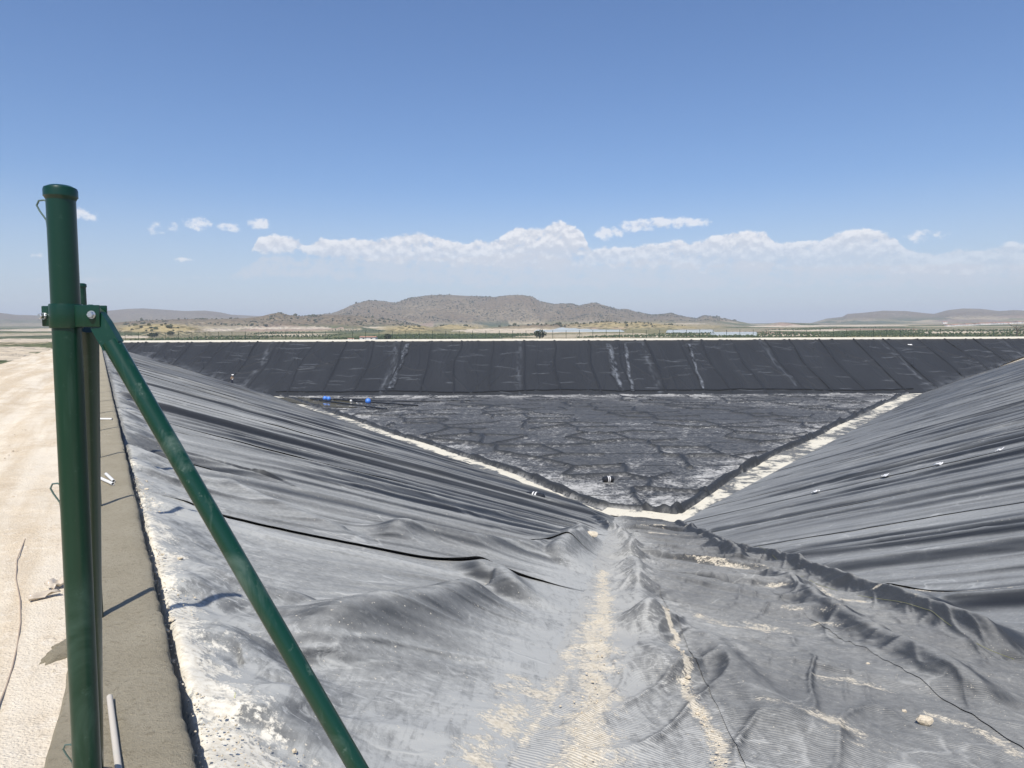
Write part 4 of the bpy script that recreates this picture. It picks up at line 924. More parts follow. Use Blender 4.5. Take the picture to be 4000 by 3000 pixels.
def leaf_mat(name, c1, c2, sc_=.4):
    m, t, b = new_mat(name); geo = t.add('ShaderNodeNewGeometry'); a = t.noise(geo.outputs['Position'], sc_, 4, .7)
    t.l.new(t.mixc(t.mapr(a, .35, .65), c1, c2), b.inputs['Base Color']); b.inputs['Roughness'].default_value = .9; b.inputs['Specular IOR Level'].default_value = .1; return m
M_scrub = leaf_mat('scrub', (.045, .055, .028), (.085, .085, .045)); M_orch = leaf_mat('orchard', (.04, .06, .026), (.075, .095, .04)); M_leaf = leaf_mat('tree_leaf', (.028, .045, .016), (.06, .08, .03), 1.2)
M_bark = paint('bark', (.10, .075, .05), .9)
r_ = np.random.default_rng(31)
az = r_.uniform(-.72, .72, 60000); rr = np.sqrt(r_.uniform(1000 ** 2, 5000 ** 2, 60000)); _, hl = terrain(az, rr)
den = vnoise(rr * np.sin(az) / 140, rr * np.cos(az) / 140, 221) + .5 * vnoise(rr * np.sin(az) / 40, rr * np.cos(az) / 40, 222)
k_ = (hl > .5) & (den > -.08) & (r_.uniform(0, 1, len(az)) < .55); X, Y = (rr * np.sin(az))[k_], (rr * np.cos(az))[k_]
bushes('hill_scrub', X, Y, r_.lognormal(.75, .4, len(X)), M_scrub, 'dark scrub dotted over the dry hills', 5)
xs, ys = [], []
for (px0, px1, py0, py1, gap, seed) in ((880, 1290, 1318, 1290, 7, 1), (2250, 3300, 1318, 1301, 8, 2), (1250, 1900, 1325, 1306, 7, 3), (3000, 4000, 1316, 1290, 9, 4), (430, 900, 1332, 1316, 8, 5), (2950, 3150, 1290, 1282, 9, 6)):
    a0, a1 = math.atan2(ray(px0, 1300)[0], ray(px0, 1300)[1]), math.atan2(ray(px1, 1300)[0], ray(px1, 1300)[1])
    rs = np.linspace(500, 3000, 2000)
    def r_at(py, a=(a0 + a1) / 2):
        z, _ = terrain(np.full(rs.shape, a), rs); xp = 2000 + F * math.tan(a); d = ray(xp, py); tan = d[2] / math.hypot(d[0], d[1]); ok = (z - CZ) / rs > tan
        return rs[np.argmax(ok)] if ok.any() else 2500
    ra, rb = sorted((r_at(py0), r_at(py1)))
    nr = int((rb - ra) / gap); nc = int((a1 - a0) * ra / gap)
    nr = min(nr, 40); nc = min(nc, 150)
    rot = .5 + .3 * seed
    for i in range(nr):
        for j in range(nc):
            if (vnoise(np.float64(i / 9), np.float64(j / 14), seed + 230) < -.16): continue
            r1 = ra + (rb - ra) * (i + .5) / nr + random.uniform(-2, 2); a = a0 + (a1 - a0) * (j + .5 + .37 * i + random.uniform(-.2, .2)) / nc
            xs.append(r1 * math.sin(a)); ys.append(r1 * math.cos(a))
bushes('orchard_rows', np.array(xs), np.array(ys), r_.uniform(.9, 1.7, len(xs)), M_orch, 'rows of small green orchard trees on the plain beyond the fence', 6, .9)

# single trees beyond the far kerb
def tree(name, px, py_base, r, hgt, wid, label, cat='tree', bare=False, seed=0):
    d = ray(px, py_base); s_ = r / math.hypot(d[0], d[1]); x, y = d[0] * s_, d[1] * s_; z = Tz(x, y)
    root = empty(name, (x, y, z), label, cat); r2 = random.Random(seed)
    t = MB(); t.tube([(0, 0, -.3), (.05, 0, hgt * .2), (.1, .05, hgt * (.5 if not bare else .55))], [hgt * .05, hgt * .035, hgt * .02], 7)
    for j in range(7 if bare else 5):
        a = r2.uniform(0, 6.28); p0 = Vector((.08, .03, hgt * r2.uniform(.25, .5))); p1 = p0 + Vector((math.cos(a) * wid * .5, math.sin(a) * wid * .5, hgt * r2.uniform(.25, .45)))
        t.tube([p0, (p0 + p1) / 2 + Vector((0, 0, .05 * hgt)), p1], [hgt * .022, hgt * .014, hgt * .006], 5)
        if bare:
            for _ in range(3):
                b2 = r2.uniform(0, 6.28); p2 = p1 + Vector((math.cos(b2) * wid * .2, math.sin(b2) * wid * .2, hgt * r2.uniform(.05, .2))); t.tube([p1.lerp(p0, .3), p2], [hgt * .01, hgt * .004], 4)
    t.build('trunk', M_bark, root)
    if bare: return
    n = 420; u = np.array([r2.gauss(0, 1) for _ in range(n * 3)]).reshape(n, 3); u /= np.linalg.norm(u, axis=1)[:, None]
    rad = np.array([r2.uniform(.45, 1) ** .5 for _ in range(n)])[:, None]; lob = 1 + .25 * np.sin(u[:, :1] * 5 + seed) * np.cos(u[:, 1:2] * 4 + u[:, 2:] * 3)
    Cc = u * rad * lob * np.array([wid * .5, wid * .5, hgt * .40]) + np.array([0, 0, hgt * .58])
    vs = []; fs = []
    for c in Cc:
        ax = np.array([r2.gauss(0, 1) for _ in range(3)]); ax /= np.linalg.norm(ax); b_ = np.cross(ax, [.3, .2, .9]); b_ /= np.linalg.norm(b_); q = wid * r2.uniform(.05, .10); i = len(vs)
        vs += [c - ax * q, c + b_ * q * .7, c + ax * q, c - b_ * q * .7]; fs.append((i, i + 1, i + 2, i + 3))
    mesh_np('crown', np.array(vs), np.array(fs), M_leaf, root, smooth=False)
def r_of(px, py):
    d = ray(px, py); a = math.atan2(d[0], d[1]); rs = np.linspace(400, 5000, 4000); z, _ = terrain(np.full(rs.shape, a), rs); ok = (z - CZ) / rs > d[2] / math.hypot(d[0], d[1])
    return float(rs[np.argmax(ok)]) if ok.any() else 2000.
for px, pb, hp, wp, lab, nm, bare in ((2108, 1324, 34, 46, 'round dark green tree just beyond the far fence', 'round_tree', 0), (598, 1318, 16, 34, 'low dark tree beside the pale field beyond the far fence', 'low_tree', 0), (667, 1311, 15, 24, 'small dark domed tree at the edge of the tan mound', 'domed_tree', 0),
                                   (1515, 1330, 26, 30, 'loose green tree close behind the far fence', 'loose_tree', 0), (3972, 1318, 46, 40, 'bare leafless tree standing at the end of the far fence', 'bare_tree', 1), (1040, 1277, 10, 14, 'lone dark tree on the bare field below the hills', 'lone_tree', 0)):
    R_ = r_of(px, pb); tree(nm, px, pb, R_, hp * R_ / F, wp * R_ / F, lab, bare=bool(bare), seed=px)

# buildings and covered crops on the plain
M_white = paint('whitewash', (.68, .66, .62), .8); M_roof = paint('clay_roof', (.38, .20, .13), .9); M_dark = paint('dark_opening', (.03, .03, .035), .4); M_cover = paint('crop_film', (.36, .39, .38), .6)
def house_mesh(w, d, h, rf):
    vs = [(-w, -d, 0), (w, -d, 0), (w, d, 0), (-w, d, 0), (-w, -d, h), (w, -d, h), (w, d, h), (-w, d, h)]
    wall = mesh_np('wall', vs, [(0, 1, 5, 4), (1, 2, 6, 5), (2, 3, 7, 6), (3, 0, 4, 7)], M_white, smooth=False)
    o = .08 * w; vr = [(-w - o, -d - o, h), (w + o, -d - o, h), (w + o, d + o, h), (-w - o, d + o, h), (-w - o, 0, h + rf), (w + o, 0, h + rf)]
    roof = mesh_np('roof', vr, [(0, 1, 5, 4), (2, 3, 4, 5), (3, 0, 4, 4), (1, 2, 5, 5)], M_roof, smooth=False)
    return [wall, roof] + [MB().box((w * q, -d - .02, h * .55), (w * .22, .06, h * .3)).build('window', M_dark, None, False) for q in (-.5, .5)]
def place_house(px, py, wp, hp, name, label, cat, group=None, rot=0, src=None):
    R_ = r_of(px, py); d = ray(px, py); s_ = R_ / math.hypot(d[0], d[1]); x, y = d[0] * s_, d[1] * s_
    root = empty(name, (x, y, Tz(x, y) - .3), label, cat, group); root.rotation_euler.z = rot
    w = wp * R_ / F / 2; h = hp * R_ / F * .75
    for part in (house_mesh(w, w * .7, h, h * .35) if src is None else [c.copy() for c in src.children]):
        if src is not None: C.objects.link(part)
        part.parent = root
    return root
place_house(1440, 1327, 60, 14, 'farm_shed', 'low white farm shed just beyond the far fence', 'building')
place_house(1370, 1328, 22, 8, 'farm_shed', 'tiny white shed beside the low white farm shed', 'building', rot=.3)
first = None
for j in range(34):
    px = 3690 + 340 * ((j * .618) % 1) ; py = 1262 + 11 * ((j * .381) % 1) + (4000 - px) * .008
    first_ = place_house(px, py, random.uniform(12, 20), random.uniform(5, 8), 'town_house', 'small pale house of the distant town below the right-hand hills', 'house', 'houses of the distant town', random.uniform(-.6, .6), None)
for (pl, pr, pt_, pb, nm, lab) in ((2085, 2440, 1287, 1297, 'crop_cover', 'long pale plastic crop cover on the plain beyond the fence'), (2600, 2790, 1293, 1301, 'crop_cover', 'short pale plastic crop cover beside the sandy field'), (2770, 2960, 1303, 1312, 'crop_cover', 'narrow plastic crop cover low behind the far fence')):
    ra, rb = r_of((pl + pr) / 2, pb), r_of((pl + pr) / 2, pt_); rb = max(rb, ra + 60); rb = min(rb, ra * 1.35)
    A, Rr = np.meshgrid(np.linspace(math.atan((pl - 2000) / F), math.atan((pr - 2000) / F), 70), np.linspace(ra, rb, 16), indexing='ij')
    Z, _ = terrain(A, Rr); ed = np.minimum(sstep(0, .05, np.linspace(0, 1, 70))[:, None] * sstep(1, .95, np.linspace(0, 1, 70))[:, None], (sstep(0, .12, np.linspace(0, 1, 16)) * sstep(1, .9, np.linspace(0, 1, 16)))[None])
    Zm = np.median(Z) + .6 * (Z - np.median(Z))
    tag(grid(nm, Rr * np.sin(A), Rr * np.cos(A), np.maximum(Z, Zm) - .4 + (3.2 + .5 * np.abs(np.sin(A * 900))) * ed, M_cover), lab, 'crop cover')

# ------------------------------------------------------------------ far fence
def far_fence():
    z0 = .42; y = RIM_Y + .2
    root = empty('wire_fence', (0, y, z0), 'dark green wire fence along the pale kerb of the far slope', 'fence')
    mp = MB().tube([(0, 0, -.1), (0, 0, 1.9)], .05, 6).build('post', M_darkgreen, root); first = True
    cp_ = MB().lathe([(.0, 1.93), (.045, 1.92), (.045, 1.88)], 6).build('cap', M_darkgreen, mp)
    bmesh_ = None; x = RB[0] - .5; j = 0; braces = []
    while x < RC_[0] + 3:
        o = mp if j == 0 else mp.copy()
        if j: C.objects.link(o); c2 = cp_.copy(); C.objects.link(c2); c2.parent = o
        o.parent = root; o.location = (x, 0, 0)
        if j % 10 == 6:
            for s in (-1, 1):
                b_ = MB().tube([(x, 0, 1.5), (x + s * 1.1, 0, -.05)], .026, 6).build('brace', M_darkgreen, root)
        x += 3.08; j += 1
    for zz in (.12, 1.0, 1.85): MB().tube([(RB[0] - .5, 0, zz), (RC_[0] + 3, 0, zz)], .008, 4).build('wire', M_darkgreen, root)
far_fence()

# ------------------------------------------------------------------ near corner post with two braces
def bolt(parent, pos, axis, r=.0085, L=.012):
    M_ = Matrix.Translation(pos) @ Vector(axis).to_track_quat('Z', 'Y').to_matrix().to_4x4()
    m = MB(); m.lathe([(r * .9, 0), (r, .001), (r, L * .8), (r * .8, L)], 6, M_); m.build('bolt', M_zinc, parent, False)
    m = MB(); m.lathe([(r * 1.15, -.002), (r * 1.15, .0012)], 16, M_); m.build('washer', M_zinc, parent, False)
P1 = at_y(255, 1304, 1.26); px_, py_ = float(P1[0]), 1.26
POST_R = .0230; TOPP = float(at_y(230, 733, 1.26)[2])
def cap_profile(R, t): return [(0, t + .004), (R * .75, t + .003), (R * 1.10, t - .001), (R * 1.16, t - .005), (R * 1.16, t - .016), (R * 1.08, t - .018), (R * 1.0, t - .022)]
def near_post():
    root = empty('corner_post', (px_, py_, 0), 'thick green tubular corner post with clamp and two diagonal braces', 'fence post')
    # slight lean as set in its concrete
    lean = Vector((.002, 0, 1)).normalized()
    root.rotation_euler = Vector((0, 0, 1)).rotation_difference(lean).to_euler()
    MB().tube([(0, 0, -.25), (0, 0, .5), (0, 0, 1.2), (0, 0, TOPP - .012)], POST_R, 40).build('tube', M_green, root)
    MB().lathe(cap_profile(POST_R, TOPP), 40).build('cap', M_green, root)
    zc = CZ + (1304 - 1228) / F * 1.26                          # height of the clamp
    band = MB(); band.lathe([(POST_R + .0005, zc - .020), (POST_R + .0028, zc - .021), (POST_R + .0036, zc - .018), (POST_R + .0036, zc + .018), (POST_R + .0028, zc + .021), (POST_R + .0005, zc + .020)], 40)
    cl = band.build('clamp', M_green, root)
    # ears of the clamp carry the brace
    for (x0, x1) in ((POST_R - .002, POST_R + .043),):
        MB().box(((x0 + x1) / 2, -.011, zc), (x1 - x0, .004, .038)).build('clamp_ear', M_green, cl, True, .0015)
        MB().box(((x0 + x1) / 2, .011, zc), (x1 - x0, .004, .038)).build('clamp_ear', M_green, cl, True, .0015)
    MB().box((-POST_R - .009, 0, zc), (.016, .012, .036)).build('clamp_ear', M_green, cl, True, .002)
    bolt(root, (POST_R + .030, -.0135, zc + .002), (0, -1, 0), .0062, .007)
    bolt(root, (-POST_R - .012, -.0065, zc), (-.45, -1, 0), .0052, .009)
    # brace to the right, following the turned kerb
    R_b = .0158
    p0 = Vector((POST_R + .030, 0, zc)); p1 = Vector(at_y(1395, 3000, 1.17)) - Vector((px_, py_, 0)); dirb = (p1 - p0).normalized()
    foot = p0 + dirb * ((p0.z + .02) / -dirb.z)
    br = MB(); segs = []
    br.tube([p0 + dirb * .055, p0 + dirb * .3, foot], R_b, 32); b = br.build('brace', M_green2, root)
    # flattened, rounded end plate of the brace
    side = dirb.cross(Vector((0, 1, 0))).normalized(); m = bmesh.new(); vs = []
    outline = [(R_b * 1.02, .062), (R_b * 1.02, .02), (R_b * .9, .0), (R_b * .5, -.015), (0, -.019), (-R_b * .5, -.015), (-R_b * .9, .0), (-R_b * 1.02, .02), (-R_b * 1.02, .062)]
    rings = []
    for yy in (-.0085, .0085): rings.append([m.verts.new(p0 + side * a + dirb * c + Vector((0, yy, 0))) for a, c in outline])
    m.faces.new(rings[0]); m.faces.new(rings[1][::-1])
    for j in range(len(outline)): q = (j + 1) % len(outline); m.faces.new((rings[0][j], rings[1][j], rings[1][q], rings[0][q]))
    mm = MB(); mm.bm.free(); mm.bm = m; mm.build('end_plate', M_green2, b, False)
    # second brace, along the fence line
    q0 = Vector(at_y(338, 1275, 1.31)) - Vector((px_, py_, 0)); q1 = Vector(at_z(384, 3010, 0.0)) - Vector((px_, py_, 0)); dq = (q1 - q0).normalized()
    MB().tube([q0, q0.lerp(q1, .5), q1], R_b * 1.1, 28).build('brace', M_green, root)
    # wire eyelets on the left side
    for zz in (TOPP - .045, CZ - (1935 - 1304) / F * 1.26, CZ - (3005 - 1304) / F * 1.26):
        a = Vector((-POST_R, -.004, zz)); MB().tube([a + Vector((.002, 0, -.045)), a + Vector((-.001, 0, -.012)), a + Vector((-.012, 0, .004)), a + Vector((-.017, 0, .014)), a + Vector((-.013, 0, .022)), a + Vector((-.004, 0, .023)), a + Vector((.003, 0, .020))], .0016, 8).build('wire_hook', M_wire, root)
near_post()

# the other posts along the kerb
def kerb_posts():
    proto = None; u = 1.49 + 3.03; j = 0
    while u < UB - 1:
        p = uvp(u, -.062)
        if proto is None:
            root = empty('fence_post', (*p, 0)); parts = [MB().tube([(0, 0, -.2), (0, 0, 1.84)], .024, 20).build('tube', M_green, root), MB().lathe(cap_profile(.024, 1.86), 20).build('cap', M_green, root),
                                                      MB().tube([(-.024, 0, 1.76), (-.034, 0, 1.79), (-.024, 0, 1.80)], .0016, 6).build('wire_hook', M_wire, root)]
            proto = root
        else:
            root = proto.copy(); C.objects.link(root); root.location = (*p, 0)
            for c in parts: c2 = c.copy(); C.objects.link(c2); c2.parent = root
        tag(root, ('first plain green post along the kerb after the braced corner post', 'second plain green post along the kerb after the braced corner post', 'third plain green post along the kerb, just beyond the two pipe offcuts')[j] if j < 3 else 'plain green tubular fence post in the kerb, further along than the pipe offcuts', 'fence post', 'fence posts in line along the kerb')
        root.rotation_euler = (random.uniform(-.006, .006), random.uniform(-.006, .006), 0); u += 3.03; j += 1
kerb_posts()

# ------------------------------------------------------------------ bits on and beside the kerb
def lying_tube(name, a, b_, r, mat, label, cat, wall=.15):
    a, b_ = Vector(a), Vector(b_); d = (b_ - a).normalized(); L = (b_ - a).length; M_ = Matrix.Translation(a) @ d.to_track_quat('Z', 'Y').to_matrix().to_4x4()
    m = MB(); m.lathe([(r * (1 - wall), 0.0), (r, 0), (r, L), (r * (1 - wall), L), (r * (1 - wall), 0.0)], 18, M_); bmesh.ops.delete(m.bm, geom=[f for f in m.bm.faces if len(f.verts) > 4], context='FACES')
    o = m.build(name, mat); tag(o, label, cat); return o
a, b_ = at_z(392, 1870, .02), at_z(440, 1890, .02); lying_tube('plastic_pipe', (*at_z(340, 1845, .019)[:2], .022), (*at_z(441, 1891, .02)[:2], .022), .016, M_pvc, 'white plastic pipe offcut lying across the kerb toward the posts', 'pipe')
lying_tube('plastic_pipe', (*at_z(414, 1852, .02)[:2], .022), (*at_z(444, 1880, .02)[:2], .022), .016, M_pvc, 'short white plastic pipe offcut lying lengthwise on the kerb', 'pipe')
lying_tube('plastic_pipe', (*at_z(350, 1637, .02)[:2], .025), (*at_z(438, 1638, .02)[:2], .025), .019, M_pvc, 'white pipe lying square across the concrete kerb', 'pipe')
lying_tube('wooden_stake', (*at_z(428, 2722, .02)[:2], .02), (*at_z(470, 3060, .02)[:2], .02), .012, paint('weathered_wood', (.46, .42, .36), .9, .6), 'weathered pale stake lying lengthwise on the kerb', 'stake', .95)
def spill():
    n = 40; c = at_z(250, 2520, 0); vs = [(c[0], c[1], .0)]; t_ = np.linspace(0, 2 * math.pi, n, endpoint=False)
    R_ = .11 * (1 + .9 * vnoise(np.cos(t_) * 2 + 5, np.sin(t_) * 2, 3) + .4 * vnoise(np.cos(t_) * 6 + 5, np.sin(t_) * 6, 4)); rows = [1.0, .8, .45]
    vs = []; fs = []
    for q, z in ((1.0, -.045), (.9, -.008), (.5, .008), (.02, .012)):
        for a, r1 in zip(t_, R_): vs.append((c[0] + math.cos(a) * r1 * q * .75 , c[1] + math.sin(a) * r1 * q * 1.5, z))
    for k2 in range(3):
        for j in range(n): fs.append((k2 * n + j, k2 * n + (j + 1) % n, (k2 + 1) * n + (j + 1) % n, (k2 + 1) * n + j))
    tag(mesh_np('concrete_spill', vs, fs, M_wet), 'damp concrete spill bulging from the kerb onto the gravel', 'concrete')
spill()
def film(name, px, py, sx, sy, z, mat, label, seed, ang=0., crumple=.03, cat='plastic scrap', surf=None):
    c = at_z(px, py, z) if surf is None else hit(px, py, surf); n = 9; g = np.linspace(-1, 1, n); A, B = np.meshgrid(g, g, indexing='ij'); w_ = 1 + .5 * vnoise(A * 1.7 + seed, B * 1.7, seed)
    x = A * sx / 2 * w_; y = B * sy / 2 * w_; X = c[0] + x * math.cos(ang) - y * math.sin(ang); Y = c[1] + x * math.sin(ang) + y * math.cos(ang)
    Z = (c[2] if surf is None else np.vectorize(surf)(X, Y) + .07) + crumple * (vnoise(A * 2.5, B * 2.5, seed + 1) + .7)
    o = grid(name, X, Y, Z, mat); tag(o, label, cat); sm = o.modifiers.new('solid', 'SOLIDIFY'); sm.thickness = .003; return o
film('film_scrap', 170, 2340, .17, .05, -.01, M_film, 'crumpled clear plastic film on the gravel beside the corner post', 3, .9, .05)
film('film_scrap', 225, 2300, .12, .07, -.01, M_film, 'small curled plastic film beside the larger film on the gravel', 4, 1.1, .06)
tw = [at_z(x, y, .005) for x, y in ((98, 2100), (66, 2180), (62, 2260), (78, 2340), (80, 2430), (66, 2520), (48, 2600), (22, 2680), (-20, 2790))]
tag(MB().tube([(*(p[:2]), -.005 + .012 * random.random()) for p in tw], .0035, 6).build('twine', M_twine), 'thin brown twine snaking over the gravel track', 'twine')
# stones
def stones(name, pts, sizes, mat, label, seed):
    r2 = np.random.default_rng(seed); bm = bmesh.new(); bmesh.ops.create_icosphere(bm, subdivisions=1, radius=1); base = np.array([v.co[:] for v in bm.verts]); fc = np.array([[v.index for v in f.verts] for f in bm.faces]); bm.free()
    n = len(pts); J = 1 + r2.uniform(-.35, .35, (n, len(base), 1)); Vt = base[None] * J * (np.asarray(sizes)[:, None] * r2.uniform(.6, 1.3, (n, 3)) * np.array([1, 1, .7]))[:, None, :] + np.asarray(pts)[:, None, :]
    o = mesh_np(name, Vt.reshape(-1, 3), (fc[None] + (np.arange(n) * len(base))[:, None, None]).reshape(-1, 3), mat, smooth=False); tag(o, label, 'stones', kind='stuff')
r2 = np.random.default_rng(77); pts = []; sz = []
for _ in range(3600):
    u = 1.0 + 14 * r2.uniform() ** 1.6; p = -.2 - 3.2 * r2.uniform() ** 1.4; q = uvp(u, p); s = .0045 * r2.lognormal(0, .6); pts.append((*q, -.028 + s * .3)); sz.append(min(s, .03))
stones('gravel_crumbs', pts, sz, M_stone, 'loose limestone gravel scattered over the crest track', 1)
pts = []; sz = []
for _ in range(2600):
    u = .9 + 9 * r2.uniform() ** 1.5; v = .02 + abs(r2.normal(0, .13)) * (1 + 1.5 * math.exp(-((u - 3) / .8) ** 2)); q = uvp(u, EDGE + v); s = .0032 * r2.lognormal(0, .6); pts.append((*q, Zs(*q) + .155 * math.exp(-(v / .6) ** 2) + .02 * math.exp(-v * 3) + s * .2)); sz.append(min(s, .025))
for P, w0, w1 in TRAILS[:2]:
    for _ in range(500):
        t_ = r2.uniform(); i = min(int(t_ * (len(P) - 1)), len(P) - 2); f_ = t_ * (len(P) - 1) - i; q = P[i] * (1 - f_) + P[i + 1] * f_ + r2.normal(0, .5, 2) * (w0 + (w1 - w0) * t_); s = .0033 * r2.lognormal(0, .6)
        pts.append((*q, Zs(*q) + float(folds(np.array([q[0]]), np.array([q[1]]))[0]) + .02)); sz.append(min(s, .02))
stones('earth_crumbs', pts, sz, M_stone, 'crumbs of pale earth strewn along the kerb edge and the sand trails', 2)
def rock(name, px, py, s, label, seed, lift=.1):
    c = hit(px, py, Zs); z = Zs(c[0], c[1]) + float(folds(np.array([c[0]]), np.array([c[1]]))[0])
    m = MB(); m.blob((c[0], c[1], z + s * .35 + .01), (s, s * .8, s * .6), seed, .18, 2); tag(m.build(name, M_stone, None, False), label, 'rock')
rock('limestone_rock', 3612, 2828, .062, 'pale fist-sized limestone rock lying on the ramp', 3)
rock('limestone_rock', 2312, 2130, .16, 'tan clod of earth beside the foot of the left slope', 5)
rock('limestone_rock', 2688, 2678, .025, 'small pale stone beside the narrow sand trail', 6)
rock('limestone_rock', 3390, 2605, .022, 'small pale stone on the smooth right part of the ramp', 8)
rock('limestone_rock', 3532, 2785, .022, 'small pale stone above the fist-sized rock', 9)
# dry grass stem by the kerb
c = hit(905, 2870, Zs); tag(MB().tube([(c[0], c[1], c[2] + .04), (c[0] - .004, c[1] + .01, c[2] + .09), (c[0] + .006, c[1] + .03, c[2] + .15), (c[0] + .004, c[1] + .05, c[2] + .19)], [.0035, .003, .003, .001], 6).build('grass_stem', M_stem), 'yellow green grass stem sticking up beside the kerb', 'plant')
# yellow cord along the rolled fold of the ramp
cp2 = [hit(x, y, Zs) for x, y in ((2960, 2185), (3060, 2235), (3200, 2300), (3380, 2360), (3500, 2400), (3640, 2450), (3800, 2530), (3960, 2590))]
cw = []
cp2 = np.array(cp2); cp2 = np.stack([np.interp(np.linspace(0, len(cp2) - 1, 60), np.arange(len(cp2)), cp2[:, j]) for j in range(3)], 1)
for p in cp2:
    cw.append((p[0], p[1], Zs(p[0], p[1]) + float(folds(np.array([p[0]]), np.array([p[1]]))[0]) + .05))
tag(MB().tube(cw, .0035, 6).build('cord', M_yellow), 'thin yellow cord lying along the rolled fold at the right of the ramp', 'cord')
# scraps on the right slope
for j, (px, py, a, lab) in enumerate(((3905, 1770, .6, 'white plastic scrap highest on the right slope'), (3668, 1824, 1.4, 'white plastic scrap below the highest one on the right slope'), (3460, 1868, 1.5, 'thin white scrap halfway down the right slope'), (3186, 1930, 1.6, 'white scrap lowest on the right slope near the silt channel'))):
    film('plastic_scrap', px, py, .5, .22, 0, M_scrap, lab, 20 + j, a, .12, surf=Zs)
film('plastic_scrap', 909, 1467, .45, .35, 0, M_scrap, 'white scrap on the far slope behind the worker', 31, 0, .15, surf=Zs)
film('plastic_scrap', 3555, 1349, .9, .4, 0, M_scrap, 'white scrap near the top of the far slope', 32, 0, .15, surf=Zs)

# ------------------------------------------------------------------ things on the basin floor
def floor_pt(px, py, z=0.): return at_z(px, py, -H + z)
def pipe(pts, r, label):
    w = [Vector(floor_pt(x, y, r + .12)) for x, y in pts]; tag(MB().tube(w, r, 10).build('black_pipe', M_black), label, 'pipe')
pipe([(1213, 1557), (1270, 1566), (1400, 1583), (1510, 1598)], .13, 'black pipe ending beside the puddle, lowest of the pipes')
pipe([(1225, 1556), (1330, 1561), (1450, 1571), (1632, 1584)], .13, 'black pipe behind the blue floats on the basin floor')
pipe([(1340, 1557), (1480, 1566), (1720, 1568)], .09, 'thin black pipe nearest the far slope')
def float_ball(px, py, r, mat, name, label):
    c = floor_pt(px, py, .1); root = empty(name, (c[0], c[1], c[2]), label, 'float')
    m = MB(); m.lathe([(0, 0), (r * .6, .04), (r * .95, r * .5), (r, r * .9), (r * .85, r * 1.45), (r * .45, r * 1.78), (0, r * 1.85)], 18); m.build('shell', mat, root)
    MB().lathe([(r * .14, r * 1.75), (r * .14, r * 2.0), (0, r * 2.02)], 10).build('plug', mat, root)
    MB().lathe([(r * 1.0, r * .86), (r * 1.04, r * .9), (r * 1.0, r * .94)], 18).build('rim', mat, root)
float_ball(1270, 1564, .42, M_blue, 'blue_float', 'blue float at the puddle, further from the white float')
float_ball(1284, 1565, .40, M_blue, 'blue_float', 'blue float touching its twin, on the white float side')
float_ball(1438, 1577, .50, M_blue, 'blue_float', 'lone larger blue float with a pale rope')
float_ball(1371, 1570, .22, M_pvc, 'white_float', 'small white float between the blue floats')
rp = [floor_pt(x, y, .15) for x, y in ((1392, 1573), (1398, 1576), (1408, 1573), (1412, 1577), (1420, 1574), (1428, 1577))]
tag(MB().tube(rp, .05, 6).build('rope', M_scrap), 'pale loose rope leading to the lone blue float', 'rope')
def water():
    m, t, b = new_mat('muddy_water'); b.inputs['Base Color'].default_value = (.13, .12, .085, 1); b.inputs['Roughness'].default_value = .08
    P = [(1065, 1556), (1130, 1552), (1230, 1553), (1320, 1560), (1400, 1574), (1430, 1584), (1380, 1592), (1300, 1590), (1240, 1586), (1180, 1577), (1110, 1567)]
    c = np.mean([floor_pt(*p, .09) for p in P], 0); vs = [c] + [floor_pt(*p, .09) for p in P]; n = len(P); fs = [(0, 1 + j, 1 + (j + 1) % n) for j in range(n)]
    tag(mesh_np('puddle', vs, fs, m, smooth=False), 'shallow muddy puddle in the far corner of the basin floor', 'water', kind='structure')
water()
def bundle(px, py, w, h, name, label, ang, surf):
    c = hit(px, py, surf); root = empty(name, (c[0], c[1], c[2]), label, 'bundle'); root.rotation_euler.z = ang
    m = MB(); m.tube([(-w / 2, 0, h * .4), (-w * .42, 0, h * .5), (0, .05, h * .52), (w * .42, 0, h * .48), (w / 2, 0, h * .4)], [h * .22, h * .46, h * .52, h * .46, h * .2], 12); m.build('sack', M_black, root)
    for q in (-.06, .08): MB().tube([(w * q - .03, 0, h * .52), (w * q + .03, 0, h * .52)], [h * .54, h * .54], 12).build('strap', M_scrap, root)
bundle(2376, 1884, 1.0, .5, 'black_bundle', 'black bundle with pale straps lying out on the basin floor', .3, Zs)
bundle(2090, 1953, 1.1, .42, 'black_bundle', 'black bundle with pale straps at the foot of the left slope', -.5, Zs)

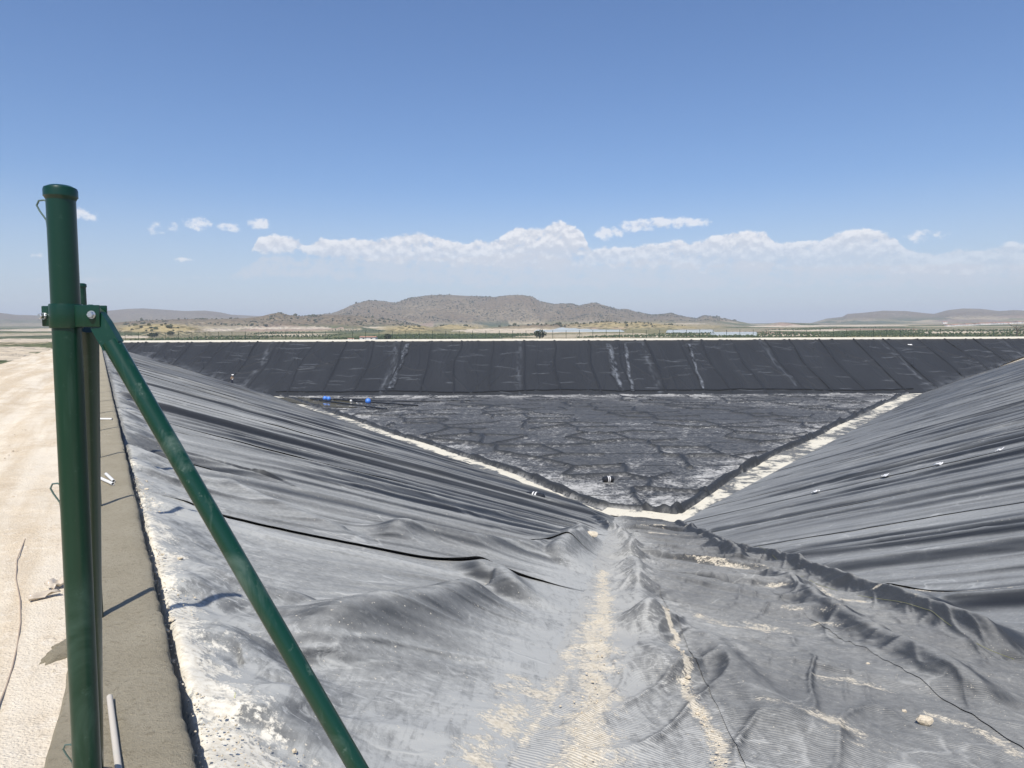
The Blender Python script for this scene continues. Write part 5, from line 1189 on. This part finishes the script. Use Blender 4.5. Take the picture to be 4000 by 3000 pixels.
# ------------------------------------------------------------------ worker
def skin(name, verts, edges, radii, mat, parent, root=0, sub=2):
    me = bpy.data.meshes.new(name); me.from_pydata(verts, edges, []); o = bpy.data.objects.new(name, me); C.objects.link(o); o.parent = parent
    md = o.modifiers.new('skin', 'SKIN'); md.use_smooth_shade = True
    for i, r in enumerate(radii): me.skin_vertices[0].data[i].radius = (r, r) if not isinstance(r, tuple) else r
    for i in range(len(verts)): me.skin_vertices[0].data[i].use_root = (i == root)
    o.modifiers.new('sub', 'SUBSURF').levels = sub; o.modifiers['sub'].render_levels = sub
    me.materials.append(mat); return o
def worker():
    c = hit(907, 1501, Zs); root = empty('person', (c[0], c[1], Zs(c[0], c[1])), 'worker in brown top and dark trousers standing on the slope holding a bucket', 'person'); root.rotation_euler.z = .6
    body = [(0, 0, .95), (0, 0, 1.15), (0, -.03, 1.38), (0, -.05, 1.52), (0, -.08, 1.62), (0, -.09, 1.74), (.2, -.04, 1.40), (.27, -.14, 1.15), (.16, -.36, 1.06), (.12, -.44, 1.04), (-.2, -.04, 1.40), (-.27, -.14, 1.15), (-.16, -.36, 1.06), (-.12, -.44, 1.04),
            (.10, 0, .90), (.11, -.02, .50), (.11, .03, .08), (.11, -.12, .04), (-.10, 0, .90), (-.11, -.05, .50), (-.11, 0, .08), (-.11, -.15, .04)]
    ed = [(0, 1), (1, 2), (2, 3), (3, 4), (4, 5), (2, 6), (6, 7), (7, 8), (8, 9), (2, 10), (10, 11), (11, 12), (12, 13), (0, 14), (14, 15), (15, 16), (16, 17), (0, 18), (18, 19), (19, 20), (20, 21)]
    rad = [.14, .14, .15, .06, .095, .085, .07, .05, .035, .04, .07, .05, .035, .04, .09, .065, .045, .04, .09, .065, .045, .04]
    skin('body', body, ed, rad, paint('skin', (.30, .18, .12), .6), root)
    tv = [(0, 0, .93), (0, 0, 1.15), (0, -.03, 1.40), (.2, -.04, 1.40), (.27, -.14, 1.15), (-.2, -.04, 1.40), (-.27, -.14, 1.15)]
    skin('shirt', tv, [(0, 1), (1, 2), (2, 3), (3, 4), (2, 5), (5, 6)], [.17, .165, .17, .09, .065, .09, .065], paint('brown_cloth', (.20, .14, .085), .9), root)
    lv = [(0, 0, .95), (.10, 0, .86), (.11, -.02, .50), (.11, .03, .12), (-.10, 0, .86), (-.11, -.05, .50), (-.11, 0, .12)]
    skin('trousers', lv, [(0, 1), (1, 2), (2, 3), (0, 4), (4, 5), (5, 6)], [.165, .11, .085, .065, .11, .085, .065], paint('dark_cloth', (.025, .03, .05), .9), root)
    MB().blob((0, -.07, 1.77), (.10, .115, .085), 3, .08, 2).build('hair', paint('hair', (.02, .016, .014), .7), root)
    mw = root.matrix_basis; h_ = mw @ Vector((0, -.47, .94))
    tag(MB().lathe([(.09, 0), (.12, .22), (.11, .22), (.08, .02)], 14, Matrix.Translation(h_)).build('bucket', M_scrap), 'small white bucket held in front of the worker', 'bucket')
worker()

# ------------------------------------------------------------------ haze
def haze():
    m = bpy.data.materials.new('haze'); m.use_nodes = True; nt = m.node_tree; nt.nodes.clear(); out = nt.nodes.new('ShaderNodeOutputMaterial'); v = nt.nodes.new('ShaderNodeVolumePrincipled')
    v.inputs['Color'].default_value = (.80, .88, 1.0, 1); v.inputs['Density'].default_value = HAZE; v.inputs['Anisotropy'].default_value = 0.0; nt.links.new(v.outputs[0], out.inputs['Volume'])
    b = MB(); b.box((0, 0, 190), (30000, 30000, 420)); o = b.build('haze', m, None, False); tag(o, 'thin pale haze over the plain and hills', 'haze', kind='stuff')
HAZE = 1.1e-4
haze()
